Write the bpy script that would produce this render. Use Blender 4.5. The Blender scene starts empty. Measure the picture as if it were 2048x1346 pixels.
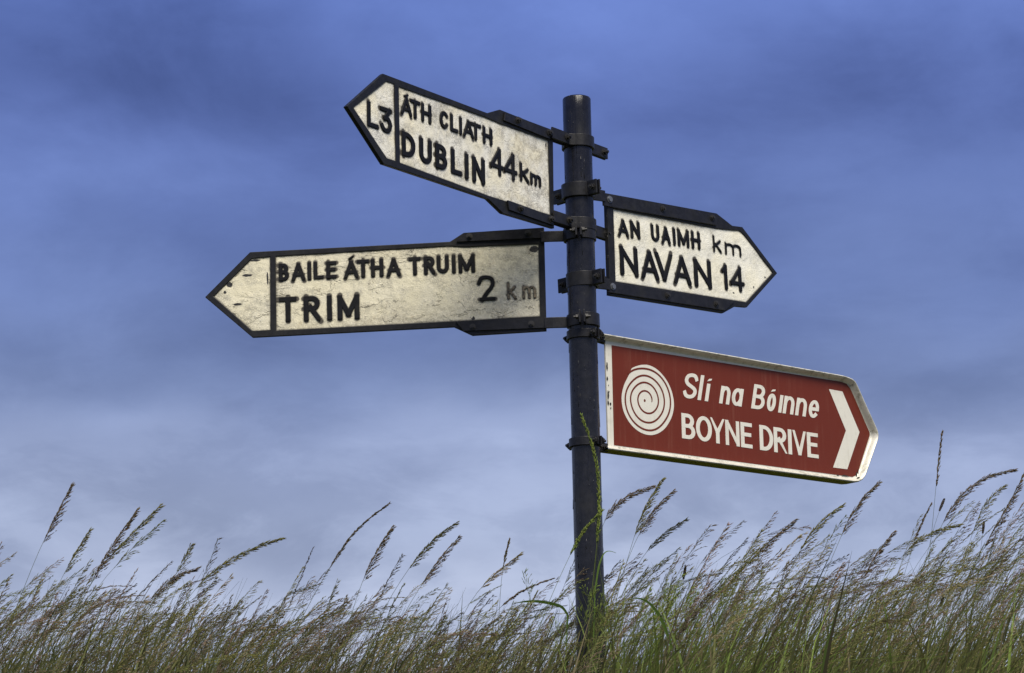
import bpy, math, random
import numpy as np
from mathutils import Vector, Matrix
from mathutils.geometry import tessellate_polygon

rng = np.random.default_rng(7)
random.seed(7)
sc = bpy.context.scene
R = math.radians

CAM = [0.21774963009603268, 5688.500467860927, -0.021207239253798884, 8.442432618881172, -0.2157402920325108]
ORI = {'boyne': [0.68968, -0.00511, 3.30347], 'dublin': [0.92777, -0.00341, 3.93375], 'navan': [0.77012, 0.03734, 3.76902], 'trim': [-0.06905, 0.01457, 3.64797]}
S = {'boyne': {'accent': [[0.5105, 0.0811], [0.5197, 0.0902], [0.5324, 0.0917], [0.5283, 0.0856], [0.7896, 0.0802], [0.7979, 0.0883], [0.8117, 0.09],
                      [0.8088, 0.0843]],
           'bold': [('B', 0.3955, 0.4526, -0.1129, -0.0327), ('O', 0.4563, 0.5239, -0.1133, -0.0329), ('Y', 0.5176, 0.5794, -0.1137, -0.0331),
                    ('N', 0.5826, 0.643, -0.1142, -0.0333), ('E', 0.6488, 0.6988, -0.1146, -0.0335), ('D', 0.7317, 0.7921, -0.1152, -0.0337),
                    ('R', 0.7947, 0.853, -0.1156, -0.0339), ('I', 0.857, 0.8768, -0.1159, -0.0341), ('V', 0.8794, 0.9404, -0.1162, -0.0342),
                    ('E', 0.9444, 0.9951, -0.1166, -0.0344)],
           'brown': [[0.1139, 0.1473], [1.1111, 0.1519], [1.1391, 0.1485], [1.157, 0.1338], [1.2396, -0.0051], [1.2396, -0.0135], [1.1777, -0.1403],
                     [1.1651, -0.1548], [1.1483, -0.1618], [1.1109, -0.1621], [0.1135, -0.164]],
           'centre': [0.2553, -0.0107],
           'chevron': [[1.0556, 0.1202], [1.1185, 0.1192], [1.1906, -0.0087], [1.1254, -0.1388], [1.0599, -0.1393], [1.1271, -0.0105]],
           'dot': [0.2433, -0.011],
           'face_left': 0.089,
           'face_left2': 0.0909,
           'groove': [(-0.129, 0.0171), (0.743, 0.0214), (1.305, 0.0266), (1.984, 0.0329), (2.53, 0.0373), (3.117, 0.0409), (3.643, 0.0401), (4.219, 0.0397),
                      (4.818, 0.0389), (5.569, 0.0397), (6.407, 0.0454), (6.898, 0.0482), (7.493, 0.0535), (8.066, 0.0581), (8.701, 0.0613), (9.361, 0.0711),
                      (9.911, 0.0704), (10.429, 0.0709), (11.075, 0.0681), (11.783, 0.0642), (12.611, 0.0698), (13.106, 0.073), (13.677, 0.0754),
                      (14.263, 0.0798), (14.961, 0.0807), (15.647, 0.0921), (16.209, 0.0949), (16.769, 0.0934), (17.402, 0.0924), (18.136, 0.0873),
                      (18.876, 0.0958), (19.351, 0.0984), (19.814, 0.1006), (20.164, 0.0998), (20.516, 0.0984), (20.824, 0.1006), (21.102, 0.1055)],
           'italic': [('S', 0.4008, 0.4581, 0.0167, 0.099), ('l', 0.4662, 0.4806, 0.0166, 0.0987), ('ı', 0.497, 0.5115, 0.0165, 0.0745),
                      ('n', 0.5588, 0.602, 0.0163, 0.0746), ('a', 0.6096, 0.6564, 0.0162, 0.0746), ('o', 0.7643, 0.8029, 0.0158, 0.0748),
                      ('ı', 0.818, 0.8331, 0.0157, 0.0749), ('n', 0.8383, 0.8859, 0.0156, 0.0749), ('n', 0.8945, 0.9424, 0.0154, 0.075),
                      ('e', 0.9524, 0.998, 0.0152, 0.0751), ('B', 0.6987, 0.7538, 0.0159, 0.0969)],
           'outer': [(1.628, 0.1133), (1.926, 0.1122), (2.191, 0.1137), (2.253, 0.1055), (2.511, 0.1014), (2.855, 0.1031), (3.171, 0.1068), (3.524, 0.1091),
                     (3.86, 0.1086), (4.269, 0.1076), (4.815, 0.1067), (5.216, 0.105), (5.692, 0.1046), (6.257, 0.1101), (6.544, 0.1103), (6.879, 0.1107),
                     (7.235, 0.1114), (7.583, 0.1136), (7.85, 0.114)],
           'rim': [[0.0619, 0.1746], [1.0988, 0.1686], [1.1316, 0.1657], [1.1617, 0.1575], [1.2562, 0.005], [1.2624, -0.0095], [1.2552, -0.0321],
                   [1.192, -0.1488], [1.174, -0.1721], [1.1429, -0.1837], [0.071, -0.1844]]},
 'dublin': {'bolts': [[-0.3155, 0.1409], [-0.311, -0.1447]],
            'letters': [('L', -1.0113, -0.9637, -0.0353, 0.0368), ('3', -0.9549, -0.9036, -0.0375, 0.0356), ('A', -0.8604, -0.8128, 0.0367, 0.0896),
                        ('T', -0.8182, -0.7755, 0.0367, 0.0891), ('H', -0.7685, -0.7237, 0.0366, 0.0885), ('C', -0.6837, -0.646, 0.0365, 0.0875),
                        ('L', -0.6347, -0.6007, 0.0365, 0.0869), ('I', -0.5924, -0.5803, 0.0365, 0.0865), ('A', -0.5732, -0.5249, 0.0364, 0.0861),
                        ('T', -0.539, -0.4901, 0.0364, 0.0857), ('H', -0.48, -0.4349, 0.0363, 0.0849), ('´', -0.8466, -0.8275, 0.0884, 0.0984),
                        ('D', -0.8586, -0.799, -0.0872, -0.0159), ('U', -0.7795, -0.7233, -0.0884, -0.0166), ('B', -0.7062, -0.653, -0.0896, -0.0171),
                        ('L', -0.6341, -0.586, -0.0908, -0.0177), ('I', -0.5692, -0.5519, -0.0916, -0.018), ('N', -0.5334, -0.4737, -0.0925, -0.0185),
                        ('4', -0.4453, -0.3842, -0.0478, 0.0324), ('4', -0.3788, -0.3171, -0.0481, 0.0313), ('k', -0.2999, -0.2573, -0.0413, 0.0135),
                        ('m', -0.2479, -0.1954, -0.0405, -0.0074)],
            'outline': [[-1.1002, 0.0002], [-0.942, 0.1335], [-0.4578, 0.1306], [-0.396, 0.156], [-0.1295, 0.1519], [-0.1345, -0.1583], [-0.3883, -0.1631],
                        [-0.4602, -0.1337], [-0.9413, -0.1322]],
            'panels': [[[-1.072, 0.0027], [-0.9275, 0.114], [-0.891, 0.1148], [-0.8875, -0.1112], [-0.9272, -0.112]],
                       [[-0.8711, 0.1115], [-0.4708, 0.116], [-0.3973, 0.1122], [-0.154, 0.1146], [-0.151, -0.1192], [-0.4575, -0.1232], [-0.8691, -0.1122]]],
            'straps': [[-0.3764, 0.1528], [-0.3847, 0.1244], [-0.1513, 0.1168], [-0.1296, 0.1487], [-0.3742, -0.1199], [-0.3649, -0.1453], [-0.1462, -0.1517]]},
 'navan': {'bolts': [[0.133, 0.1458], [0.3756, 0.1477], [0.6086, 0.1489], [0.1256, -0.1323], [0.3732, -0.1326], [0.601, -0.1352]],
           'letters': [('A', 0.1735, 0.2185, 0.0356, 0.0869), ('N', 0.2289, 0.2709, 0.0357, 0.0874), ('U', 0.3223, 0.3595, 0.036, 0.0881),
                       ('A', 0.3711, 0.4102, 0.0361, 0.0885), ('I', 0.4233, 0.4354, 0.0362, 0.0889), ('M', 0.4457, 0.4985, 0.0363, 0.0892),
                       ('H', 0.5103, 0.5508, 0.0364, 0.0897), ('k', 0.6137, 0.6505, 0.0374, 0.0884), ('m', 0.6708, 0.7471, 0.0362, 0.0726),
                       ('N', 0.1729, 0.2532, -0.0875, 0.0009), ('A', 0.2677, 0.347, -0.0873, 0.0008), ('V', 0.3332, 0.4133, -0.0873, 0.0007),
                       ('A', 0.4177, 0.4971, -0.0871, 0.0007), ('N', 0.5136, 0.5942, -0.087, 0.0006), ('1', 0.6466, 0.6756, -0.081, -0.0018),
                       ('4', 0.6877, 0.7514, -0.08, -0.0018)],
           'outline': [[0.9205, 0.0001], [0.7572, -0.1321], [0.7008, -0.1348], [0.6402, -0.1634], [0.1179, -0.1632], [0.1274, 0.1194], [0.1254, 0.1624],
                       [0.6414, 0.1642], [0.7114, 0.134], [0.7606, 0.1359]],
           'panels': [[[0.8988, -0.0008], [0.7564, -0.1149], [0.1475, -0.1155], [0.1553, 0.1151], [0.6368, 0.1144], [0.7445, 0.1215], [0.768, 0.1094]]],
           'straps': [[0.0983, 0.1587], [0.6317, 0.1636], [0.6208, 0.1239], [0.0773, 0.1159], [0.0811, -0.1231], [0.6977, -0.117], [0.6406, -0.1585],
                      [0.0785, -0.1575]]},
 'trim': {'bolts': [[-0.3384, 0.1508], [-0.1582, 0.1515], [-0.3372, -0.1349], [-0.1578, -0.1345]],
          'letters': [('B', -0.9308, -0.9, 0.0392, 0.0929), ('A', -0.891, -0.8496, 0.039, 0.0928), ('I', -0.8422, -0.8304, 0.0389, 0.0926),
                      ('L', -0.8232, -0.7922, 0.0388, 0.0926), ('E', -0.7836, -0.7523, 0.0387, 0.0924), ('A', -0.7282, -0.6847, 0.0385, 0.0922),
                      ('T', -0.6885, -0.6507, 0.0384, 0.0921), ('H', -0.6451, -0.6073, 0.0382, 0.092), ('A', -0.596, -0.5541, 0.038, 0.0918),
                      ('T', -0.5279, -0.4916, 0.0378, 0.0916), ('R', -0.4817, -0.4478, 0.0377, 0.0915), ('U', -0.4418, -0.4051, 0.0375, 0.0913),
                      ('I', -0.3954, -0.3843, 0.0374, 0.0912), ('M', -0.3753, -0.3248, 0.0373, 0.0911), ('´', -0.714, -0.6975, 0.0949, 0.1071),
                      ('T', -0.9315, -0.8776, -0.0898, -0.0136), ('R', -0.8559, -0.8043, -0.0904, -0.0147), ('I', -0.7839, -0.7689, -0.0908, -0.0155),
                      ('M', -0.7515, -0.6843, -0.0912, -0.0164), ('2', -0.3199, -0.2652, -0.0569, 0.0221), ('k', -0.2286, -0.2033, -0.0539, -0.0048),
                      ('m', -0.1813, -0.1415, -0.0552, -0.0182)],
          'outline': [[-1.1614, -0.0003], [-1.0194, 0.1351], [-0.3991, 0.1348], [-0.3566, 0.1605], [-0.1087, 0.1641], [-0.1134, -0.1616], [-0.3396, -0.1641],
                      [-0.3951, -0.1347], [-1.0158, -0.1353]],
          'panels': [[[-1.1345, 0.0007], [-1.0139, 0.1143], [-0.9573, 0.1168], [-0.9598, -0.1144], [-1.0148, -0.1151]],
                     [[-0.94, 0.1173], [-0.3995, 0.1207], [-0.3574, 0.1157], [-0.127, 0.1124], [-0.1304, -0.1139], [-0.4032, -0.1157], [-0.9419, -0.1169]]],
          'straps': [[-0.3792, 0.1322], [-0.356, 0.1601], [-0.1087, 0.1635], [-0.128, 0.1262], [-0.39, -0.1185], [-0.3658, -0.15], [-0.087, -0.159],
                     [-0.0857, -0.1253]]}}
HERO = [('m', [[-1.505, -0.3, 2.987], [-1.526, -0.3, 2.948], [-1.564, -0.3, 2.864], [-1.584, -0.3, 2.834], [-1.622, -0.3, 2.735], [-1.692, -0.3, 2.55]], 0.186,
  'tallest stalk at the left edge with a narrow dark seed head'),
 ('m', [[-1.526, 0.2, 2.934], [-1.568, 0.2, 2.865], [-1.604, 0.2, 2.803], [-1.639, 0.2, 2.725], [-1.694, 0.2, 2.595]], 0.156,
  'stalk with pointed head just right of the tallest left-hand stalk'),
 ('m', [[-1.3, -0.4, 2.895], [-1.348, -0.4, 2.829], [-1.395, -0.4, 2.762], [-1.423, -0.4, 2.698], [-1.476, -0.4, 2.598], [-1.539, -0.4, 2.501]], 0.237,
  'dark full seed head, the upright one of the crossing pair at left'),
 ('m',
  [[-1.258, -0.2, 2.939], [-1.31, -0.2, 2.894], [-1.355, -0.2, 2.839], [-1.404, -0.2, 2.8], [-1.445, -0.2, 2.745], [-1.483, -0.2, 2.671],
   [-1.546, -0.2, 2.558]],
  0.223, 'dark seed head leaning right, the outer one of the crossing pair at left'),
 ('l', [[-1.237, 0.4, 2.912], [-1.261, 0.4, 2.865], [-1.282, 0.4, 2.823], [-1.309, 0.4, 2.77], [-1.35, 0.4, 2.68]], 0.111,
  'short loose seed head standing alone between two nodding stalks at left'),
 ('m',
  [[-0.912, -0.1, 2.849], [-0.955, -0.1, 2.845], [-1.036, -0.1, 2.807], [-1.101, -0.1, 2.772], [-1.147, -0.1, 2.732], [-1.197, -0.1, 2.672],
   [-1.261, -0.1, 2.578]],
  0.297, 'long nodding seed head with a level tip, below the point of the lower left sign'),
 ('m', [[-1.181, 0.1, 2.794], [-1.231, 0.1, 2.786], [-1.282, 0.1, 2.757], [-1.323, 0.1, 2.711], [-1.369, 0.1, 2.639]], 0.178,
  'nodding stalk with a level tip left of the long nodding one'),
 ('c',
  [[-0.597, 0.0, 2.963], [-0.653, 0.0, 2.929], [-0.706, 0.0, 2.882], [-0.744, 0.0, 2.828], [-0.781, 0.0, 2.766], [-0.834, 0.0, 2.677], [-0.879, 0.0, 2.588]],
  0.267, 'tall slender arching stalk, the highest one under the lower left sign'),
 ('m', [[-0.576, -0.3, 2.844], [-0.602, -0.3, 2.808], [-0.631, -0.3, 2.765], [-0.656, -0.3, 2.708], [-0.698, -0.3, 2.593], [-0.713, -0.3, 2.522]], 0.178,
  'dark stalk with a sharp upright tip beside the tall arching one'),
 ('m', [[-0.402, 0.3, 2.945], [-0.452, 0.3, 2.921], [-0.499, 0.3, 2.879], [-0.538, 0.3, 2.825], [-0.578, 0.3, 2.771], [-0.625, 0.3, 2.695]], 0.208,
  'arching stalk with a thin tip midway between sign point and post'),
 ('m', [[-0.386, -0.2, 2.826], [-0.425, -0.2, 2.79], [-0.466, -0.2, 2.732], [-0.492, -0.2, 2.696], [-0.544, -0.2, 2.616]], 0.178,
  'dense brown stalk just under the thin arching one left of the post'),
 ('c', [[-0.238, 0.1, 2.859], [-0.254, 0.1, 2.814], [-0.263, 0.1, 2.753], [-0.269, 0.1, 2.678], [-0.279, 0.1, 2.557]], 0.089,
  'dark upright narrow stalk nearest the post on its left'),
 ('m', [[-0.205, 0.2, 2.83], [-0.268, 0.2, 2.782], [-0.322, 0.2, 2.745], [-0.361, 0.2, 2.692], [-0.408, 0.2, 2.601]], 0.163,
  'pale straw coloured stalk crossing behind the dark upright one'),
 ('c', [[-0.11, 0.0, 2.726], [-0.178, 0.0, 2.711], [-0.238, 0.0, 2.672], [-0.291, 0.0, 2.628], [-0.344, 0.0, 2.562]], 0.178,
  'low stalk reaching level toward the left side of the post'),
 ('g',
  [[-0.024, -0.55, 3.112], [-0.007, -0.55, 3.073], [0.013, -0.55, 3.017], [0.02, -0.55, 2.961], [0.022, -0.55, 2.888], [0.016, -0.55, 2.816],
   [0.011, -0.55, 2.74], [-0.008, -0.55, 2.629], [-0.018, -0.55, 2.543], [-0.024, -0.55, 2.44]],
  0.371, 'tall green stalk growing up the front of the post'),
 ('g',
  [[0.023, -0.6, 2.833], [-0.021, -0.6, 2.801], [-0.044, -0.6, 2.766], [-0.06, -0.6, 2.723], [-0.101, -0.6, 2.647], [-0.152, -0.6, 2.529],
   [-0.198, -0.6, 2.405]],
  0.156, 'green nodding stalk bent across the front of the post from the left'),
 ('m',
  [[0.177, -0.4, 2.931], [0.131, -0.4, 2.925], [0.086, -0.4, 2.906], [0.053, -0.4, 2.883], [0.032, -0.4, 2.859], [0.016, -0.4, 2.78], [0.003, -0.4, 2.68],
   [-0.007, -0.4, 2.538]],
  0.178, 'stalk bending away level to the right of the post'),
 ('m', [[0.221, -0.1, 3.004], [0.185, -0.1, 2.958], [0.163, -0.1, 2.912], [0.141, -0.1, 2.861], [0.116, -0.1, 2.779], [0.077, -0.1, 2.658]], 0.193,
  'highest dark stalk just right of the post below the brown sign'),
 ('m', [[0.269, 0.2, 3.015], [0.228, 0.2, 2.988], [0.185, 0.2, 2.935], [0.153, 0.2, 2.875], [0.115, 0.2, 2.786], [0.074, 0.2, 2.683]], 0.178,
  'feathery stalk right behind the highest dark one near the post'),
 ('m', [[0.316, 0.4, 2.957], [0.273, 0.4, 2.934], [0.217, 0.4, 2.897], [0.172, 0.4, 2.836], [0.121, 0.4, 2.751]], 0.163,
  'low arching stalk, rightmost of the group beside the post'),
 ('m', [[0.848, -0.2, 2.96], [0.804, -0.2, 2.926], [0.77, -0.2, 2.884], [0.749, -0.2, 2.84], [0.711, -0.2, 2.754], [0.657, -0.2, 2.646]], 0.193,
  'slim arching stalk under the tip of the brown sign'),
 ('m', [[0.765, 0.0, 2.929], [0.722, 0.0, 2.91], [0.676, 0.0, 2.861], [0.641, 0.0, 2.817], [0.581, 0.0, 2.702], [0.533, 0.0, 2.588]], 0.193,
  'curved stalk left of the slim one under the brown sign tip'),
 ('m', [[0.639, 0.2, 2.917], [0.596, 0.2, 2.881], [0.548, 0.2, 2.843], [0.507, 0.2, 2.815], [0.466, 0.2, 2.748], [0.423, 0.2, 2.648]], 0.208,
  'thin curved stalk under the middle of the brown sign'),
 ('c', [[1.03, -0.3, 3.089], [1.018, -0.3, 3.018], [1.009, -0.3, 2.965], [0.999, -0.3, 2.895], [0.988, -0.3, 2.809], [0.967, -0.3, 2.68], [0.944, -0.3, 2.548]],
  0.163, 'tallest stalk of all, upright and straight right of the brown sign'),
 ('m', [[1.252, -0.2, 2.992], [1.198, -0.2, 2.996], [1.142, -0.2, 2.967], [1.092, -0.2, 2.93], [1.051, -0.2, 2.882], [1.014, -0.2, 2.802], [0.936, -0.2, 2.64]],
  0.282, 'long arching stalk nodding level at the upper right'),
 ('l', [[1.288, 0.2, 3.012], [1.245, 0.2, 2.982], [1.202, 0.2, 2.931], [1.181, 0.2, 2.858], [1.141, 0.2, 2.744], [1.098, 0.2, 2.6]], 0.178,
  'loose open stalk beneath the nodding one at upper right'),
 ('m', [[1.226, -0.5, 2.932], [1.188, -0.5, 2.858], [1.142, -0.5, 2.791], [1.103, -0.5, 2.728], [1.05, -0.5, 2.626], [0.99, -0.5, 2.491]], 0.252,
  'thick dark stalk slanting out at the right edge'),
 ('m', [[1.131, 0.1, 2.877], [1.071, 0.1, 2.873], [1.026, 0.1, 2.852], [0.975, 0.1, 2.818], [0.927, 0.1, 2.764], [0.853, 0.1, 2.654]], 0.208,
  'stalk with a level tip left of the loose open one at right'),
 ('m', [[0.955, 0.3, 2.888], [0.916, 0.3, 2.855], [0.886, 0.3, 2.804], [0.849, 0.3, 2.736], [0.808, 0.3, 2.652]], 0.178,
  'purplish stalk between the brown sign tip and the tallest stalk'),
 ('c', [[1.105, 0.5, 3.005], [1.074, 0.5, 2.964], [1.049, 0.5, 2.894], [1.019, 0.5, 2.812], [0.982, 0.5, 2.701]], 0.134,
  'narrow stalk just left of the tallest upright one'),
 ('t', [[1.103, 0.2, 2.975], [1.081, 0.2, 2.939], [1.054, 0.2, 2.846], [1.022, 0.2, 2.739], [0.992, 0.2, 2.602]], 0.042,
  'stalk with a short furry cylinder head beside the tallest one'),
 ('t', [[1.237, 0.3, 2.917], [1.232, 0.3, 2.878], [1.216, 0.3, 2.795], [1.194, 0.3, 2.672]], 0.039,
  'small furry cylinder head standing upright near the right edge'),
 ('t', [[0.283, -0.1, 2.744], [0.276, -0.1, 2.706], [0.262, -0.1, 2.641], [0.244, -0.1, 2.538]], 0.042, 'blackish oval seed head right of the post'),
 ('t', [[1.026, -0.2, 2.63], [1.014, -0.2, 2.601], [0.993, -0.2, 2.54], [0.967, -0.2, 2.454]], 0.036, 'blackish oval seed head low at the right')]
LEAF = [([[-0.226, -0.3, 2.616], [-0.202, -0.3, 2.621], [-0.166, -0.3, 2.622], [-0.13, -0.3, 2.617], [-0.087, -0.3, 2.605], [-0.073, -0.3, 2.58]],
  'short bright green blade lying level left of the post'),
 ([[0.084, -0.7, 2.569], [0.112, -0.7, 2.578], [0.146, -0.7, 2.561], [0.174, -0.7, 2.519], [0.194, -0.7, 2.464], [0.209, -0.7, 2.403]],
  'broad green blade arching over right of the post'),
 ([[0.064, -0.5, 2.728], [0.044, -0.5, 2.736], [0.03, -0.5, 2.731], [0.015, -0.5, 2.695], [0.002, -0.5, 2.624]], 'thin bent blade tip against the post')]
POLEZ = {192: 4.227, 276: 4.092, 386: 3.914, 444: 3.824, 462: 3.794, 560: 3.639, 642: 3.511, 672: 3.464, 889: 3.129, 1346: 2.443}


# ------------------------------------------------------------------ camera
e, f, roll, D, cx = CAM
cam = bpy.data.objects.new('camera', bpy.data.cameras.new('camera'))
sc.collection.objects.link(cam)
fw = Vector((0, math.cos(e), math.sin(e))); r0 = Vector((1, 0, 0)); u0 = r0.cross(fw)
rt = r0 * math.cos(roll) + u0 * math.sin(roll); up = -r0 * math.sin(roll) + u0 * math.cos(roll)
m = Matrix((rt, up, -fw)).transposed().to_4x4(); m.translation = (cx, -D, 1.6)
cam.matrix_world = m
cam.data.sensor_width = 36; cam.data.lens = f / 2048 * 36
cam.data.clip_start = .05; cam.data.clip_end = 20000
sc.camera = cam

# ------------------------------------------------------------------ sun
SUN_DIR = Vector((.20, -.54, .82)).normalized()
sun = bpy.data.objects.new('sun', bpy.data.lights.new('sun', 'SUN'))
sc.collection.objects.link(sun)
sun.data.energy = 5.0; sun.data.angle = R(36); sun.data.color = (1, .93, .80)
sun.rotation_euler = SUN_DIR.to_track_quat('Z', 'Y').to_euler()

# ------------------------------------------------------------------ node helper
class NT:
    def __init__(s, tree): s.t = tree; s.n = tree.nodes; s.l = tree.links
    def new(s, typ, **k):
        n = s.n.new(typ)
        for a, b in k.items(): setattr(n, a, b)
        return n
    def put(s, sock, v):
        if isinstance(v, bpy.types.NodeSocket): s.l.new(v, sock)
        elif v is not None: sock.default_value = v
    def math(s, op, a, b=None, c=None, clamp=False):
        n = s.new('ShaderNodeMath', operation=op, use_clamp=clamp)
        s.put(n.inputs[0], a); s.put(n.inputs[1], b); s.put(n.inputs[2], c)
        return n.outputs[0]
    def mix(s, fac, a, b, typ='MIX'):
        n = s.new('ShaderNodeMix', data_type='RGBA', blend_type=typ)
        s.put(n.inputs[0], fac); s.put(n.inputs[6], a); s.put(n.inputs[7], b)
        return n.outputs[2]
    def noise(s, vec, scale, detail=4, rough=.55, dist=0, color=False):
        n = s.new('ShaderNodeTexNoise'); s.put(n.inputs['Vector'], vec)
        n.inputs['Scale'].default_value = scale; n.inputs['Detail'].default_value = detail
        n.inputs['Roughness'].default_value = rough; n.inputs['Distortion'].default_value = dist
        return n.outputs['Color' if color else 'Fac']
    def ramp(s, v, lo, hi):
        n = s.new('ShaderNodeMapRange', clamp=True, interpolation_type='SMOOTHSTEP'); s.put(n.inputs[0], v)
        n.inputs[1].default_value = lo; n.inputs[2].default_value = hi
        return n.outputs[0]
    def mapping(s, vec, sc=(1, 1, 1), loc=(0, 0, 0)):
        n = s.new('ShaderNodeMapping'); s.put(n.inputs[0], vec)
        n.inputs['Scale'].default_value = sc; n.inputs['Location'].default_value = loc
        return n.outputs[0]
    def colramp(s, v, stops):
        n = s.new('ShaderNodeValToRGB'); s.put(n.inputs[0], v); cr = n.color_ramp
        while len(cr.elements) < len(stops): cr.elements.new(.5)
        for el, (p, c) in zip(cr.elements, stops): el.position = p; el.color = (*c, 1)
        return n.outputs[0]
def lin(r, g, b):
    return tuple((c / 255 / 12.92) if c <= 10 else ((c / 255 + .055) / 1.055) ** 2.4 for c in (r, g, b))

# ------------------------------------------------------------------ world: clear sky behind layered cloud
w = bpy.data.worlds.new('World'); sc.world = w; w.use_nodes = True
T = NT(w.node_tree); T.n.clear()
out = T.new('ShaderNodeOutputWorld'); bg = T.new('ShaderNodeBackground'); bg.inputs[1].default_value = .1
sky = T.new('ShaderNodeTexSky', sky_type='NISHITA', sun_disc=False)
sky.sun_elevation = math.asin(SUN_DIR.z); sky.sun_rotation = math.atan2(SUN_DIR.x, SUN_DIR.y)
tc = T.new('ShaderNodeTexCoord'); sep = T.new('ShaderNodeSeparateXYZ'); T.l.new(tc.outputs['Generated'], sep.inputs[0])
DEG = 57.29578
el = T.math('MULTIPLY', T.math('ARCSINE', sep.outputs[2]), DEG)
az = T.math('MULTIPLY', T.math('ARCTAN2', sep.outputs[0], sep.outputs[1]), DEG)
cb = T.new('ShaderNodeCombineXYZ'); T.l.new(sep.outputs[0], cb.inputs[0]); T.l.new(sep.outputs[1], cb.inputs[1])
T.put(cb.inputs[2], T.math('MULTIPLY', sep.outputs[2], 1.7))
sv = cb.outputs[0]
wn = T.new('ShaderNodeSeparateColor'); T.put(wn.inputs[0], T.noise(sv, 6.5, 4, .42, .3, True))
wa = T.math('SUBTRACT', wn.outputs[0], .5); wb = T.math('SUBTRACT', wn.outputs[1], .5)
elw = T.math('ADD', el, T.math('MULTIPLY', wa, 3.6))
azw = T.math('ADD', az, T.math('MULTIPLY', wb, 8))
STOPS = [(0, (198, 206, 228)), (5.8, (192, 201, 226)), (7.2, (182, 192, 220)), (8.3, (166, 178, 210)), (9.4, (156, 169, 205)), (10.3, (150, 164, 203)),
         (11.1, (130, 146, 190)), (11.8, (118, 135, 182)), (13.2, (107, 126, 181)), (15, (99, 119, 180)), (17, (93, 113, 178)), (19.3, (99, 122, 193)),
         (28, (96, 116, 176)), (50, (92, 110, 165)), (90, (92, 108, 160))]
base = T.colramp(T.math('DIVIDE', elw, 90), [(a / 90, lin(*c)) for a, c in STOPS])
# soft brighter and darker banks of cloud: azimuth, elevation, half widths, strength
BANKS = [(1.5, 19.3, 7, 1.6, .22), (-9.5, 18.3, 4.5, 1.6, -.30), (-10, 15.8, 4.0, 1.1, .30), (-7, 17.1, 5, .7, -.16), (8.5, 19.2, 3, 1.0, .16), (9, 17.3, 3.5, 1.0, -.14),
         (9.3, 14.9, 3, .8, .12), (-2.5, 15.4, 3.5, .9, .10), (-9.5, 13.3, 3, .9, .16), (-4.5, 12.0, 4, .8, -.10), (1, 12.4, 5, .7, -.06), (-8.7, 10.7, 2.6, .35, .16),
         (0, 10.2, 3.5, .5, .14), (7.5, 9.9, 3.5, .5, .12), (5, 8.4, 3, .5, -.05), (-3, 8.0, 5, .5, -.10), (-7, 7.1, 3, .5, .14), (-3, 14.2, 4, .7, -.08), (5.5, 16.6, 5, 1.1, -.08), (3, 11.9, 6, .7, -.07), (-5, 12.3, 4, .5, -.05)]
tot = None
for a, b, sa, sb, k in BANKS:
    q = T.math('ADD', T.math('POWER', T.math('ABSOLUTE', T.math('DIVIDE', T.math('SUBTRACT', azw, a), sa)), 2),
               T.math('POWER', T.math('ABSOLUTE', T.math('DIVIDE', T.math('SUBTRACT', elw, b), sb)), 2))
    g = T.math('MULTIPLY', T.math('POWER', 2.718, T.math('MULTIPLY', q, -1)), k)
    tot = g if tot is None else T.math('ADD', tot, g)
wis = T.math('ADD', T.math('MULTIPLY', T.math('SUBTRACT', T.noise(sv, 13, 8, .60, .25), .5), .30), T.math('MULTIPLY', T.math('SUBTRACT', T.noise(T.mapping(sv, (1, 1, 1), (5, 2, 1)), 48, 5, .6, .6), .5), .09))
# two decks of cloud with soft torn edges, the lower one finer
sv2 = T.mapping(sv, (1, 1, 1.15), (2.3, .4, .2))
d1 = T.ramp(T.noise(sv2, 8.0, 8, .56, .35), .40, .62)
d2 = T.ramp(T.noise(T.mapping(sv, (1, 1, 1.5), (7.1, 3.3, 1.2)), 17, 8, .60, .35), .42, .60)
low = T.math('SUBTRACT', 1, T.ramp(el, 8.5, 12.5))
deck = T.math('ADD', T.math('MULTIPLY', T.math('SUBTRACT', d1, .55), .20), T.math('MULTIPLY', T.math('SUBTRACT', d2, .5), T.math('ADD', .05, T.math('MULTIPLY', low, .10))))
mul = T.math('ADD', T.math('ADD', T.math('ADD', tot, wis), deck), 1)
cmul = T.new('ShaderNodeCombineColor')
for i, p in enumerate((1.12, 1.05, .85)): T.put(cmul.inputs[i], T.math('POWER', mul, p))
cloud = T.mix(1, base, cmul.outputs[0], 'MULTIPLY')
cloud10 = T.mix(1, cloud, (10, 10, 10, 1), 'MULTIPLY')
mixed = T.mix(.93, sky.outputs[0], cloud10)
T.l.new(mixed, bg.inputs[0]); T.l.new(bg.outputs[0], out.inputs[0])

sc.view_settings.view_transform = 'Standard'; sc.view_settings.look = 'None'
sc.view_settings.exposure = 0; sc.view_settings.gamma = 1; sc.view_settings.use_curve_mapping = False
sc.render.engine = 'CYCLES'

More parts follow.
